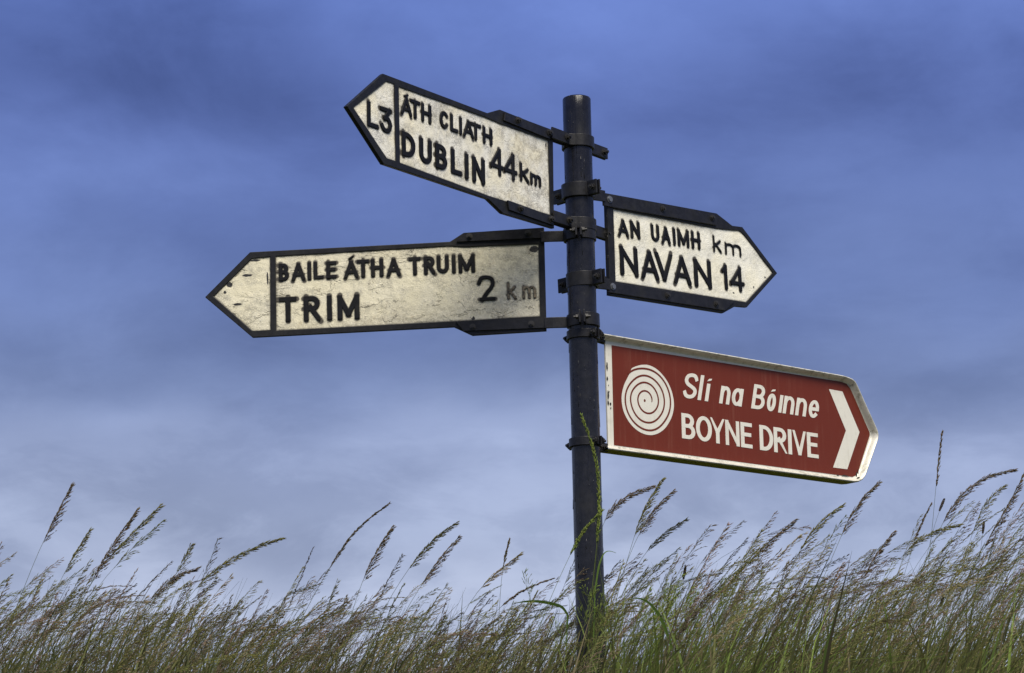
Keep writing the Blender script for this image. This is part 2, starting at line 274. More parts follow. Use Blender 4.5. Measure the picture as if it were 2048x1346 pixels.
# ------------------------------------------------------------------ object helpers
def link(o, parent=None):
    sc.collection.objects.link(o)
    if parent: o.parent = parent
    return o
def mesh_obj(name, V, Fc, mat, parent=None, smooth=False):
    me = bpy.data.meshes.new(name); me.from_pydata([tuple(v) for v in V], [], Fc); me.update()
    for mm in (mat if isinstance(mat, list) else [mat]): me.materials.append(mm)
    if smooth: me.polygons.foreach_set('use_smooth', [True] * len(me.polygons))
    return link(bpy.data.objects.new(name, me), parent)
def fast_obj(name, V, Tr, mats, parent=None, tint=None, midx=None):
    V = np.asarray(V, np.float32); Tr = np.asarray(Tr, np.int32)
    me = bpy.data.meshes.new(name); me.vertices.add(len(V)); me.vertices.foreach_set('co', V.ravel())
    me.loops.add(Tr.size); me.loops.foreach_set('vertex_index', Tr.ravel())
    me.polygons.add(len(Tr)); me.polygons.foreach_set('loop_start', np.arange(len(Tr), dtype=np.int32) * 3)
    if tint is not None:
        a = me.color_attributes.new('tint', 'FLOAT_COLOR', 'POINT'); a.data.foreach_set('color', np.asarray(tint, np.float32).ravel())
    for mm in mats: me.materials.append(mm)
    if midx is not None: me.polygons.foreach_set('material_index', np.asarray(midx, np.int32))
    me.update(calc_edges=True); me.validate()
    return link(bpy.data.objects.new(name, me), parent)
def thing(name, label, cat, mat=None, group=None):
    o = bpy.data.objects.new(name, None); link(o)
    if mat is not None: o.matrix_world = mat
    o.empty_display_size = .05
    tag(o, label, cat, group); return o
def tag(o, label, cat, group=None):
    o['label'] = label; o['category'] = cat
    if group: o['group'] = group
    return o
def bevel(o, wd=.0012, seg=2, ang=40):
    b = o.modifiers.new('bevel', 'BEVEL'); b.width = wd; b.segments = seg; b.limit_method = 'ANGLE'; b.angle_limit = R(ang)
    return o

def prism(polys, n0, n1):
    """polygon(s) [outer, hole...] in (u, v) between two depths n0 < n1; local axes x=u, y=-n, z=v"""
    V = []; Fc = []; flat = [p for poly in polys for p in poly]; N = len(flat)
    for n in (n1, n0):
        V += [(p[0], -n, p[1]) for p in flat]
    tr = tessellate_polygon([[Vector((p[0], p[1], 0)) for p in poly] for poly in polys])
    for a, b, c in tr:
        A, B, C = (Vector(flat[i]) for i in (a, b, c))
        if (B - A).cross(C - A) < 0: b, c = c, b
        Fc += [(a, b, c), (N + a, N + c, N + b)]
    k = 0
    for pi, poly in enumerate(polys):
        n = len(poly); area = sum(poly[i][0] * poly[(i + 1) % n][1] - poly[(i + 1) % n][0] * poly[i][1] for i in range(n))
        for i in range(n):
            a, b = k + i, k + (i + 1) % n
            q = (a, N + a, N + b, b)
            if (area > 0) != (pi == 0): q = q[::-1]
            Fc.append(q)
        k += n
    return V, Fc
def box(x0, x1, y0, y1, z0, z1):
    V = [(x, y, z) for x in (x0, x1) for y in (y0, y1) for z in (z0, z1)]
    return V, [(0, 1, 3, 2), (4, 6, 7, 5), (0, 4, 5, 1), (2, 3, 7, 6), (0, 2, 6, 4), (1, 5, 7, 3)]
def join(*parts):
    V = []; Fc = []
    for v, fc in parts:
        k = len(V); V += list(v); Fc += [tuple(i + k for i in q) for q in fc]
    return V, Fc
def ribbon(path, t, z0, z1):
    """flat bar of thickness t following a 2D path in the (x, y) plane, standing from z0 to z1"""
    P = [Vector(p) for p in path]; L = []; Rr = []
    for i, p in enumerate(P):
        a = (P[i] - P[i - 1]).normalized() if i else (P[1] - P[0]).normalized()
        b = (P[i + 1] - P[i]).normalized() if i < len(P) - 1 else a
        d = (a + b).normalized(); nn = Vector((-d.y, d.x)) / max(.35, d.dot(a))
        L.append(p + nn * t / 2); Rr.append(p - nn * t / 2)
    V = []
    for l, r in zip(L, Rr): V += [(l.x, l.y, z0), (l.x, l.y, z1), (r.x, r.y, z1), (r.x, r.y, z0)]
    Fc = [(0, 1, 2, 3)]
    for i in range(len(P) - 1):
        k = i * 4
        for j in range(4): Fc.append((k + j, k + 4 + j, k + 4 + (j + 1) % 4, k + (j + 1) % 4))
    k = (len(P) - 1) * 4; Fc.append((k + 3, k + 2, k + 1, k))
    return V, Fc
def hexbolt(pos, axis, r=.008, h=.006, stub=.0):
    """hex head with washer and a short threaded end, axis pointing out of the plate"""
    ax = Vector(axis).normalized(); t = ax.orthogonal().normalized(); b = ax.cross(t); p = Vector(pos); parts = []
    def disc(n, rr, a0, a1, rot=0):
        V = []
        for s in (a0, a1):
            for i in range(n):
                a = rot + 2 * math.pi * i / n; V.append(p + ax * s + (t * math.cos(a) + b * math.sin(a)) * rr)
        Fc = [tuple(range(n))[::-1], tuple(range(n, 2 * n))] + [(i, (i + 1) % n, n + (i + 1) % n, n + i) for i in range(n)]
        return V, Fc
    parts.append(disc(14, r * 1.35, 0, .0018)); parts.append(disc(6, r, .0018, h, rng.random()))
    if stub: parts.append(disc(8, r * .5, h, h + stub))
    return join(*parts)

# ------------------------------------------------------------------ materials
def new_mat(name):
    mt = bpy.data.materials.new(name); mt.use_nodes = True; t = NT(mt.node_tree)
    return mt, t, t.n['Principled BSDF']
def bump(t, h, strength, dist=.001, normal=None):
    b = t.new('ShaderNodeBump'); b.inputs['Strength'].default_value = strength; b.inputs['Distance'].default_value = dist
    t.put(b.inputs['Height'], h)
    if normal is not None: t.put(b.inputs['Normal'], normal)
    return b.outputs[0]

def black_paint(name, base=(.007, .007, .008), rough=.42, runs=False, spec=.3):
    mt, t, p = new_mat(name); co = t.new('ShaderNodeTexCoord').outputs['Object']
    n1 = t.noise(co, 60, 5, .6); n2 = t.noise(co, 420, 3, .6); n3 = t.noise(co, 14, 4, .6)
    c = t.mix(t.ramp(n1, .35, .7), (*base, 1), tuple(x * 1.9 for x in base) + (1,))
    c = t.mix(t.math('MULTIPLY', t.ramp(n3, .5, .75), .35), c, (.03, .029, .022, 1))       # dust and lichen film
    sp = t.math('MULTIPLY', t.ramp(n2, .67, .74), .55)
    c = t.mix(sp, c, (.12, .115, .09, 1))
    t.put(p.inputs['Base Color'], c)
    t.put(p.inputs['Roughness'], t.math('ADD', t.math('MULTIPLY', n3, .3), rough - .12))
    p.inputs['Specular IOR Level'].default_value = spec
    h = t.math('ADD', t.math('MULTIPLY', n1, .6), t.math('MULTIPLY', n2, .4))
    if runs:
        mp = t.mapping(co, (60, 60, 1.6)); h2 = t.noise(mp, 1, 4, .55, .5)
        mp2 = t.mapping(co, (110, 110, 9)); h3 = t.ramp(t.noise(mp2, 1, 3, .5), .62, .72)
        h = t.math('ADD', t.math('MULTIPLY', h, .35), t.math('ADD', t.math('MULTIPLY', h2, 1.6), t.math('MULTIPLY', h3, .8)))
        t.put(p.inputs['Normal'], bump(t, h, .85, .0018))
    else:
        t.put(p.inputs['Normal'], bump(t, h, .7, .0012))
    return mt
M_BLACK = black_paint('black_cast_iron_paint')
M_LETTER = black_paint('black_letter_paint', (.004, .004, .005), .5, spec=.2)
M_STRAP = black_paint('black_strap_paint', (.008, .008, .010), .4)
M_POLE = black_paint('black_post_paint', (.007, .007, .009), .24, runs=True, spec=.42)

def white_paint(name, cream, dirty, grain, warm, flake, spots):
    """old white gloss paint: cream and grey patches, grit, grime along edges, curling flakes"""
    mt, t, p = new_mat(name); co = t.new('ShaderNodeTexCoord').outputs['Object']
    gr = t.new('ShaderNodeAttribute', attribute_name='grime').outputs['Fac']
    chip = t.new('ShaderNodeAttribute', attribute_name='chip').outputs['Fac']
    stain = t.new('ShaderNodeAttribute', attribute_name='stain').outputs['Fac']
    big = t.noise(co, 9, 4, .6, .3); mid = t.noise(co, 45, 5, .65, .5); fine = t.noise(co, 260, 4, .7); fine2 = t.noise(t.mapping(co, (1, 1, 1), (3, 1, 7)), 125, 6, .75, 1.0)
    c = t.mix(t.ramp(big, .38, .66), (*cream, 1), (*warm, 1))
    c = t.mix(t.math('MULTIPLY', t.ramp(mid, .52, .72), dirty), c, (.36, .35, .31, 1))
    # gritty texture: thin dark cracks where a layer has crazed
    cr = t.math('SUBTRACT', 1, t.ramp(t.math('ABSOLUTE', t.math('SUBTRACT', fine2, .5)), .0, .060))
    area = t.ramp(t.noise(t.mapping(co, (1, 1, 1), (9, 4, 2)), 11, 4, .6), .46, .6)
    c = t.mix(t.math('MULTIPLY', t.math('MULTIPLY', cr, area), grain), c, (.14, .13, .12, 1))
    c = t.mix(t.math('MULTIPLY', t.ramp(fine, .53, .66), grain * .6), c, (.22, .21, .19, 1))
    # brown rust bleeding through
    ru = t.math('MULTIPLY', t.ramp(t.noise(t.mapping(co, (1, 1, .6), (5, 2, 1)), 26, 6, .7, .6), .58, .74), t.math('ADD', .18, t.math('MULTIPLY', stain, .8)), clamp=True)
    c = t.mix(ru, c, (.42, .30, .15, 1))
    c = t.mix(t.math('MULTIPLY', stain, t.math('MULTIPLY', t.ramp(t.noise(t.mapping(co, (1, 1, 1), (2, 5, 3)), 70, 6, .72, .8), .40, .62), .95)), c, (.27, .23, .155, 1))
    # curling flakes: contour of a patchy layer, its edge shadow painted in as dark line
    fl = t.noise(t.mapping(co, (1, 1, 1.7), (2, 8, 3)), 12, 7, .62, .8)
    line = t.math('SUBTRACT', 1, t.ramp(t.math('ABSOLUTE', t.math('SUBTRACT', fl, .56)), .0, .010))
    gate = t.math('MULTIPLY', line, t.ramp(t.noise(t.mapping(co, (1, 1, 1), (1, 6, 8)), 22, 2, .5), .50, .58))
    c = t.mix(t.math('MULTIPLY', gate, min(1, flake * 1.2)), c, (.10, .085, .065, 1))
    # black specks where the iron shows
    bs = t.ramp(t.noise(t.mapping(co, (1, 1, 1), (4, 9, 6)), 150, 5, .6, .4), spots, spots + .02)
    c = t.mix(t.math('MULTIPLY', bs, .85), c, (.03, .028, .025, 1))
    gm = t.math('MULTIPLY', gr, t.ramp(t.math('ADD', t.math('MULTIPLY', t.noise(co, 120, 5, .7), .7), t.math('MULTIPLY', gr, .5)), .38, .72))
    c = t.mix(gm, c, (.06, .052, .04, 1))
    c = t.mix(t.ramp(t.math('ADD', chip, t.math('MULTIPLY', t.math('SUBTRACT', t.noise(co, 140, 5, .7), .5), .9)), .45, .55), c, (.015, .015, .016, 1))
    t.put(p.inputs['Base Color'], c); p.inputs['Roughness'].default_value = .55
    h = t.math('ADD', t.math('MULTIPLY', t.ramp(fl, .54, .58), flake * 1.3), t.math('ADD', t.math('MULTIPLY', fine, .9), t.math('MULTIPLY', mid, .7)))
    h = t.math('ADD', h, t.math('MULTIPLY', fine2, 1.4))
    t.put(p.inputs['Normal'], bump(t, h, .8, .0016))
    return mt
M_WD = white_paint('crazed_white_paint', (.86, .84, .76), .5, .8, (.86, .80, .62), .3, .685)
M_WT = white_paint('flaking_cream_paint', (.78, .73, .56), .4, .6, (.80, .74, .54), .95, .68)
M_WN = white_paint('clean_white_paint', (.86, .84, .74), .2, .3, (.88, .84, .68), .25, .70)

def simple(name, col, rough=.5, nz=60, var=.25, bmp=.15, metal=0, dirt=None, dthr=(.5, .75), damt=.5):
    mt, t, p = new_mat(name); co = t.new('ShaderNodeTexCoord').outputs['Object']
    n1 = t.noise(co, nz, 5, .6, .2)
    c = t.mix(n1, tuple(x * (1 - var) for x in col) + (1,), tuple(min(.9, x * (1 + var)) for x in col) + (1,))
    if dirt: c = t.mix(t.math('MULTIPLY', t.ramp(t.noise(t.mapping(co, (1, 1, 1), (7, 3, 5)), 38, 6, .65, .4), *dthr), damt), c, (*dirt, 1))
    t.put(p.inputs['Base Color'], c); p.inputs['Roughness'].default_value = rough; p.inputs['Metallic'].default_value = metal
    t.put(p.inputs['Normal'], bump(t, n1, bmp, .001))
    return mt
M_BROWN = simple('brown_vinyl', (.135, .024, .012), .42, 900, .10, .05, dirt=(.10, .03, .02), dthr=(.55, .8), damt=.35)
M_BROWN.node_tree.nodes['Principled BSDF'].inputs['Specular IOR Level'].default_value = .22
def streaks(mt, col, amt):                       # dried rain runs and patchy fading
    t = NT(mt.node_tree); p = t.n['Principled BSDF']; src = p.inputs['Base Color'].links[0].from_socket; co = t.new('ShaderNodeTexCoord').outputs['Object']
    a = t.ramp(t.noise(t.mapping(co, (70, 70, 4)), 1, 5, .6, .4), .48, .70); b = t.ramp(t.noise(t.mapping(co, (1, 1, 1), (3, 8, 1)), 6, 4, .6), .4, .65)
    t.put(p.inputs['Base Color'], t.mix(t.math('MULTIPLY', t.math('MULTIPLY', a, b), amt), src, (*col, 1)))
streaks(M_BROWN, (.20, .07, .045), .45)
M_VINYL = simple('white_reflective_vinyl', (.70, .68, .60), .45, 700, .06, .05, dirt=(.45, .43, .36), damt=.3)
streaks(M_VINYL, (.42, .40, .31), .4)
M_RIM = simple('weathered_white_rim', (.68, .66, .57), .38, 70, .10, .25, .15, dirt=(.20, .19, .12), dthr=(.48, .70), damt=.7)
M_ALGAE = simple('green_algae_film', (.36, .38, .07), .8, 55, .4, .5, dirt=(.16, .17, .04), damt=.6)
M_CHIP = simple('bare_black_spot', (.02, .018, .016), .7, 90, .3, .4)
M_BOLT = simple('weathered_bolt_steel', (.022, .021, .021), .5, 200, .4, .4, .1, dirt=(.05, .04, .02))
M_GALV = simple('dull_galvanised_bolt', (.16, .17, .19), .4, 200, .2, .3, .5)
M_BACK = simple('grey_aluminium_box', (.30, .31, .30), .5, 40, .15, .2, .4)

# ------------------------------------------------------------------ lettering
def arc(cx_, cy_, rx, ry, a0, a1, n=14):
    return [(cx_ + rx * math.cos(R(a0 + (a1 - a0) * i / n)), cy_ + ry * math.sin(R(a0 + (a1 - a0) * i / n))) for i in range(n + 1)]
def bez(pts, n=26):
    P = np.array([pts[0]] + pts + [pts[-1]], float); o = []
    for k in range(len(P) - 3):
        a, b, c, d = P[k:k + 4]
        for s in np.linspace(0, 1, max(3, n // (len(P) - 3)), endpoint=False):
            o.append(tuple(.5 * ((2 * b) + (-a + c) * s + (2 * a - 5 * b + 4 * c - d) * s * s + (-a + 3 * b - 3 * c + d) * s ** 3)))
    o.append(tuple(P[-2])); return o
G = {
 'A': [[(0, 0), (.5, 1)], [(1, 0), (.5, 1)], [(.2, .27), (.8, .27)]],
 'B': [[(0, 0), (0, 1)], [(0, 1), (.45, 1)] + arc(.45, .76, .45, .24, 90, -90, 8)[1:] + [(0, .52)], [(0, .52), (.5, .52)] + arc(.5, .26, .5, .26, 90, -90, 8)[1:] + [(0, 0)]],
 'C': [arc(.56, .5, .56, .5, 48, 312, 20)],
 'D': [[(0, 0), (0, 1)], [(0, 1), (.3, 1)] + arc(.3, .5, .7, .5, 90, -90, 16)[1:] + [(0, 0)]],
 'E': [[(0, 0), (0, 1)], [(0, 1), (1, 1)], [(0, .53), (.88, .53)], [(0, 0), (1, 0)]],
 'H': [[(0, 0), (0, 1)], [(1, 0), (1, 1)], [(0, .5), (1, .5)]],
 'I': [[(.5, 0), (.5, 1)]], 'L': [[(0, 1), (0, 0), (1, 0)]],
 'M': [[(0, 0), (0, 1)], [(1, 0), (1, 1)], [(0, 1), (.5, .12)], [(1, 1), (.5, .12)]],
 'N': [[(0, 0), (0, 1)], [(1, 0), (1, 1)], [(0, 1), (1, 0)]],
 'O': [arc(.5, .5, .5, .5, 90, 450, 36)],
 'R': [[(0, 0), (0, 1)], [(0, 1), (.5, 1)] + arc(.5, .74, .45, .26, 90, -90, 8)[1:] + [(0, .48)], [(.45, .48), (1, 0)]],
 'T': [[(0, 1), (1, 1)], [(.5, 1), (.5, 0)]],
 'U': [[(0, 1), (0, .32)] + arc(.5, .32, .5, .32, 180, 360, 14)[1:] + [(1, 1)]],
 'V': [[(0, 1), (.5, 0)], [(1, 1), (.5, 0)]],
 'Y': [[(0, 1), (.5, .42)], [(1, 1), (.5, .42)], [(.5, .45), (.5, 0)]],
 '1': [[(.15, .86), (.75, 1)], [(.75, 1), (.75, 0)]],
 '2': [bez([(.02, .78), (.18, .96), (.5, 1), (.85, .93), (.97, .74), (.85, .52), (.5, .26), (.25, 0)], 28), [(.12, 0), (1, 0)]],
 '3': [[(.0, 1), (.95, 1)], [(.95, 1), (.42, .6)], bez([(.42, .6), (.75, .58), (.98, .4), (1, .25), (.82, .05), (.5, 0), (.2, .06), (.02, .2)], 28)],
 '4': [[(.78, 0), (.78, 1)], [(.78, 1), (0, .3)], [(0, .27), (1, .27)]],
 'k': [[(0, 0), (0, 1)], [(.05, .3), (.85, .68)], [(.33, .42), (1, 0)]],
 'm': [[(0, 0), (0, 1)], [(0, .6)] + arc(.25, .66, .25, .34, 175, 0, 8) + [(.5, 0)], [(.5, .6)] + arc(.75, .66, .25, .34, 175, 0, 8) + [(1, 0)]],
 'n': [[(0, 0), (0, 1)], [(0, .55)] + arc(.5, .58, .5, .42, 175, 0, 12) + [(1, 0)]],
 'l': [[(.5, 0), (.5, 1)]], 'ı': [[(.5, 0), (.5, 1)]],
 'a': [arc(.5, .5, .5, .5, 30, 330, 20), [(1, 0), (1, 1)]],
 'o': [arc(.5, .5, .5, .5, 90, 450, 30)],
 'e': [[(.03, .5), (.97, .5)], arc(.5, .5, .5, .5, 0, 310, 24)],
 'S': [bez([(1, .83), (.82, .97), (.5, 1), (.15, .93), (.02, .74), (.2, .58), (.6, .47), (.93, .36), (1, .2), (.82, .05), (.5, 0), (.18, .04), (0, .18)], 44)],
 '´': [[(0, 0), (1, 1)]],
}
def glyph(ch, u0, u1, v0, v1, wx, wy, depth=.004, top=0., wob=.0, shear=0., chamfer=.0008):
    """raised letter: every stroke is a bar of its own height step, drawn with an elliptic pen; returns verts, faces and centre lines"""
    if ch in 'IlıI': mid = (u0 + u1) / 2; wx = min(wx, (u1 - u0)); u0, u1 = mid - wx / 2, mid + wx / 2
    W = u1 - u0 - wx; H = v1 - v0 - wy; asp = wy / wx; parts = []; segs = []
    for si, st in enumerate(G[ch]):
        P = np.array([((u0 + wx / 2 + x * W) * asp, v0 + wy / 2 + y * H) for x, y in st])
        # butt ends run out to the full box at the foot and head of straight strokes
        closed = np.hypot(*(P[0] - P[-1])) < 1e-6
        if not closed:
            a = P[0] - P[1]; b = P[-1] - P[-2]
            straight = len(P) == 2; ends = [p_ for sj, s2 in enumerate(G[ch]) if sj != si for p_ in (s2[0], s2[-1])]
            k_ = lambda q, p_: (.48 if not straight or min(abs(q)) / max(abs(q)) < .08 else (.30 if p_ in ends or ch == '´' else .95)) * wy / np.hypot(*q)
            P[0] = P[0] + a * k_(a, st[0]); P[-1] = P[-1] + b * k_(b, st[-1])
        if wob:
            Q = [P[0]]
            for i in range(1, len(P)):
                n = max(1, int(np.hypot(*(P[i] - P[i - 1])) / .007))
                for k in range(1, n + 1): Q.append(P[i - 1] + (P[i] - P[i - 1]) * k / n)
            P = np.array(Q)
        wd = np.full(len(P), wy / 2)
        if wob:
            wd = wd * (1 + wob * rng.normal(size=len(P))); P = P + rng.normal(size=P.shape) * wy * wob * .35
            if closed: P[-1] = P[0]; wd[-1] = wd[0]
        N = len(P); d = np.zeros_like(P)
        for i in range(N):
            a = P[i] - P[i - 1] if i else (P[1] - P[0] if not closed else P[0] - P[-2])
            b = P[i + 1] - P[i] if i < N - 1 else (a if not closed else P[1] - P[0])
            a = a / np.hypot(*a); b = b / np.hypot(*b); t = a + b; t = t / max(1e-6, np.hypot(*t))
            d[i] = np.array([-t[1], t[0]]) / max(.45, t @ a)
        tp = top + .00012 * si; V = []
        for i in range(N):
            ch_ = min(chamfer, wd[i] * .4)
            for s, hgt in ((wd[i], -depth), (wd[i], tp - chamfer), (wd[i] - ch_, tp), (-wd[i] + ch_, tp), (-wd[i], tp - chamfer), (-wd[i], -depth)):
                q = P[i] + d[i] * s; e_ = (1.0 if s > 0 else -1.0) * 0; z_ = min(max(q[1], v0 - wob * .006), v1 + wob * .006); x_ = min(max(q[0] / asp, u0 - wob * .006), u1 + wob * .006)
                x = x_ + shear * (z_ - v0); V.append((x, -hgt, z_))
        Fc = []
        for i in range(N - 1):
            k = i * 6
            for j in range(5): Fc.append((k + j, k + j + 1, k + 6 + j + 1, k + 6 + j))
        if not closed: Fc += [tuple(range(6))[::-1], tuple((N - 1) * 6 + j for j in range(6))]
        parts.append((V, Fc))
        segs += [((P[i][0] / asp, P[i][1]), (P[i + 1][0] / asp, P[i + 1][1]), (wx + wy) / 4) for i in range(0, N - 1)]
    return *join(*parts), segs
def fix_normals(o):
    import bmesh
    bm = bmesh.new(); bm.from_mesh(o.data); bmesh.ops.recalc_face_normals(bm, faces=bm.faces); bm.to_mesh(o.data); bm.free(); return o

def frame_of(n):
    psi, rho, z0 = ORI[n]
    h = Vector((math.cos(psi), math.sin(psi), 0)); zz = Vector((0, 0, 1))
    u = h * math.cos(rho) + zz * math.sin(rho); v = -h * math.sin(rho) + zz * math.cos(rho); nn = u.cross(v)
    mt = Matrix((u, -nn, v)).transposed().to_4x4(); mt.translation = (0, 0, z0); return mt

def inside(px, py, poly):
    c = np.zeros(px.shape, bool); n = len(poly)
    for i in range(n):
        x1, y1 = poly[i]; x2, y2 = poly[(i + 1) % n]
        k = ((y1 > py) != (y2 > py)) & (px < (x2 - x1) * (py - y1) / ((y2 - y1) or 1e-9) + x1); c ^= k
    return c
def dist_seg(px, py, a, b):
    ax, ay = a; bx, by = b; dx, dy = bx - ax, by - ay; L = dx * dx + dy * dy or 1e-12
    t = np.clip(((px - ax) * dx + (py - ay) * dy) / L, 0, 1); return np.hypot(px - ax - t * dx, py - ay - t * dy)

def painted_panel(root, outline, panels, segs, mat, n, chips, stains, cell=.0022):
    xs = [p[0] for p in outline]; ys = [p[1] for poly in panels for p in poly]
    u = np.arange(min(xs) + .004, max(xs) - .004, cell); v = np.arange(min(ys) - .006, max(ys) + .006, cell)
    U, Vv = np.meshgrid(u, v); cxm = U[:-1, :-1] + cell / 2; cym = Vv[:-1, :-1] + cell / 2
    shr = [(p[0] * .998 + .002 * sum(xs) / len(xs), p[1] * .985) for p in outline]
    keep = inside(cxm, cym, shr)
    ds = np.full(U.shape, 1.)
    for a, b, hw in segs: ds = np.minimum(ds, dist_seg(U, Vv, a, b) - hw)
    de = np.full(U.shape, 1.)
    for poly in panels:
        for i in range(len(poly)): de = np.minimum(de, dist_seg(U, Vv, poly[i], poly[(i + 1) % len(poly)]))
    grime = np.clip(1.0 * np.exp(-np.maximum(ds, 0) / .0032) + .85 * np.exp(-de / .0048), 0, 1)
    chip = np.zeros(U.shape); stain = np.zeros(U.shape)
    for x, y, rx, ry in chips: chip = np.maximum(chip, np.exp(-((U - x) / rx) ** 2 - ((Vv - y) / ry) ** 2))
    for x, y, rx, ry, k in stains: stain = np.maximum(stain, k * np.exp(-((U - x) / rx) ** 2 - ((Vv - y) / ry) ** 2))
    W = len(u); r, c = np.nonzero(keep); i0 = r * W + c
    quads = np.stack([i0, i0 + 1, i0 + W + 1, i0 + W], 1)
    used, inv = np.unique(quads, return_inverse=True); quads = inv.reshape(quads.shape)
    Z = np.zeros(U.shape)
    for k in range(26):                                     # uneven thickness of many coats
        a = rng.random() * 6.28; fr = rng.uniform(30, 330); Z += np.sin((U * math.cos(a) + Vv * math.sin(a)) * fr + rng.random() * 6.28) / (fr ** .75)
    Z = Z * .0030
    P = np.stack([U.ravel()[used], -(n + np.clip(Z.ravel()[used], -.0009, .0009)), Vv.ravel()[used]], 1)
    Tr = np.concatenate([quads[:, [0, 1, 2]], quads[:, [0, 2, 3]]])
    o = fast_obj('white_panel', P, Tr, [mat], root)
    for nm, arr in (('grime', grime), ('chip', chip), ('stain', stain)):
        a = o.data.attributes.new(nm, 'FLOAT', 'POINT'); a.data.foreach_set('value', arr.ravel()[used].astype(np.float32))
    return o

# ------------------------------------------------------------------ the ground
def ground_h(x, y):
    x = np.asarray(x, float); y = np.asarray(y, float)
    def sm(a, b, t): t = np.clip((t - a) / (b - a), 0, 1); return t * t * (3 - 2 * t)
    h = 1.45 * sm(-5.2, -1.6, y) + .42 * sm(-2.2, .4, y)
    h = h + .04 * np.sin(x * 1.3 + .7) * sm(-4, -1, y) + .03 * np.sin(x * 3.1 + y * 2.2) * sm(-4, -1, y)
    h = h - .9 * sm(4, 30, y)
    return h
def axis_pts(lo, hi, near, step, far):
    a = list(np.arange(-near, near + 1e-6, step)); k = near; s = step
    while k < far: s *= 1.35; k += s; a = [-k] + a + [k]
    return np.array(a)
gx = axis_pts(0, 0, 5, .25, 6000); gy = axis_pts(0, 0, 9, .25, 6000)
X, Y = np.meshgrid(gx, gy); Z = ground_h(X, Y); W = len(gx)
V = np.stack([X.ravel(), Y.ravel(), Z.ravel()], 1); r, c = np.meshgrid(np.arange(len(gy) - 1), np.arange(W - 1), indexing='ij'); i0 = (r * W + c).ravel()
Tr = np.concatenate([np.stack([i0, i0 + 1, i0 + W + 1], 1), np.stack([i0, i0 + W + 1, i0 + W], 1)])
mt, t, p = new_mat('turf'); co = t.new('ShaderNodeTexCoord').outputs['Object']
cc = t.mix(t.ramp(t.noise(co, 3, 8, .7), .35, .65), (.06, .085, .022, 1), (.12, .13, .045, 1))
cc = t.mix(t.ramp(t.noise(co, 25, 6, .7), .55, .7), cc, (.05, .038, .022, 1)); t.put(p.inputs['Base Color'], cc); p.inputs['Roughness'].default_value = .95
t.put(p.inputs['Normal'], bump(t, t.noise(co, 40, 6, .7), 1, .03))
g = fast_obj('ground', V, Tr, [mt]); g['kind'] = 'structure'; g.data.polygons.foreach_set('use_smooth', [True] * len(g.data.polygons))

# ------------------------------------------------------------------ the post
PR = .0435; TOP = 4.22
root = thing('signpost_pole', 'round black painted iron post with a flat top carrying all four signs', 'post', Matrix.Translation((0, 0, float(ground_h(0, 0)) - .05)))
zb = float(ground_h(0, 0)) - .05
prof = [(PR, 0)] + [(PR, h) for h in np.linspace(.02, TOP - zb - .006, 60)] + [(PR - .002, TOP - zb - .002), (PR - .006, TOP - zb), (.0, TOP - zb + .001)]
NS = 64; V = []; Fc = []
for (rr, h) in prof[:-1]:
    for i in range(NS):
        a = 2 * math.pi * i / NS; k = 1 + .004 * math.sin(3 * a + h * 1.7) + .003 * math.sin(7 * a - h * 9)
        V.append((rr * k * math.cos(a), rr * k * math.sin(a), h))
for j in range(len(prof) - 2):
    for i in range(NS): Fc.append((j * NS + i, j * NS + (i + 1) % NS, (j + 1) * NS + (i + 1) % NS, (j + 1) * NS + i))
V.append((0, 0, prof[-1][1])); k = (len(prof) - 2) * NS
for i in range(NS): Fc.append((k + i, k + (i + 1) % NS, len(V) - 1))
shaft = mesh_obj('shaft', V, Fc, M_POLE, root, True)
# runs of thick paint that dried on the way down
parts = []
for k in range(130):
    a = random.uniform(math.pi, 2 * math.pi) if k % 3 else random.uniform(0, math.pi); h = random.uniform(.5, TOP - zb - .05); ln = random.choice([.006, .012, .03, .07]); wd = random.uniform(.001, .0022)
    n = 5; vv = []
    for j in range(n):
        s = j / (n - 1); ww = wd * (math.sin(math.pi * (.12 + .8 * s)) ** .7); zz = h + ln * (1 - s)
        for aa, rr in ((-ww, PR - .0008), (-ww * .4, PR + .0009 * (0.4 + s)), (ww * .4, PR + .0009 * (.4 + s)), (ww, PR - .0008)):
            an = a + aa / PR; vv.append((rr * math.cos(an), rr * math.sin(an), zz))
    ff = [(j * 4 + q, (j + 1) * 4 + q, (j + 1) * 4 + q + 1, j * 4 + q + 1) for j in range(n - 1) for q in range(3)] + [(0, 1, 2, 3), ((n - 1) * 4 + 3, (n - 1) * 4 + 2, (n - 1) * 4 + 1, (n - 1) * 4)]
    parts.append((vv, ff))
dr = mesh_obj('paint_run', *join(*parts), M_POLE, root, True); dr['kind'] = 'stuff'; fix_normals(dr)

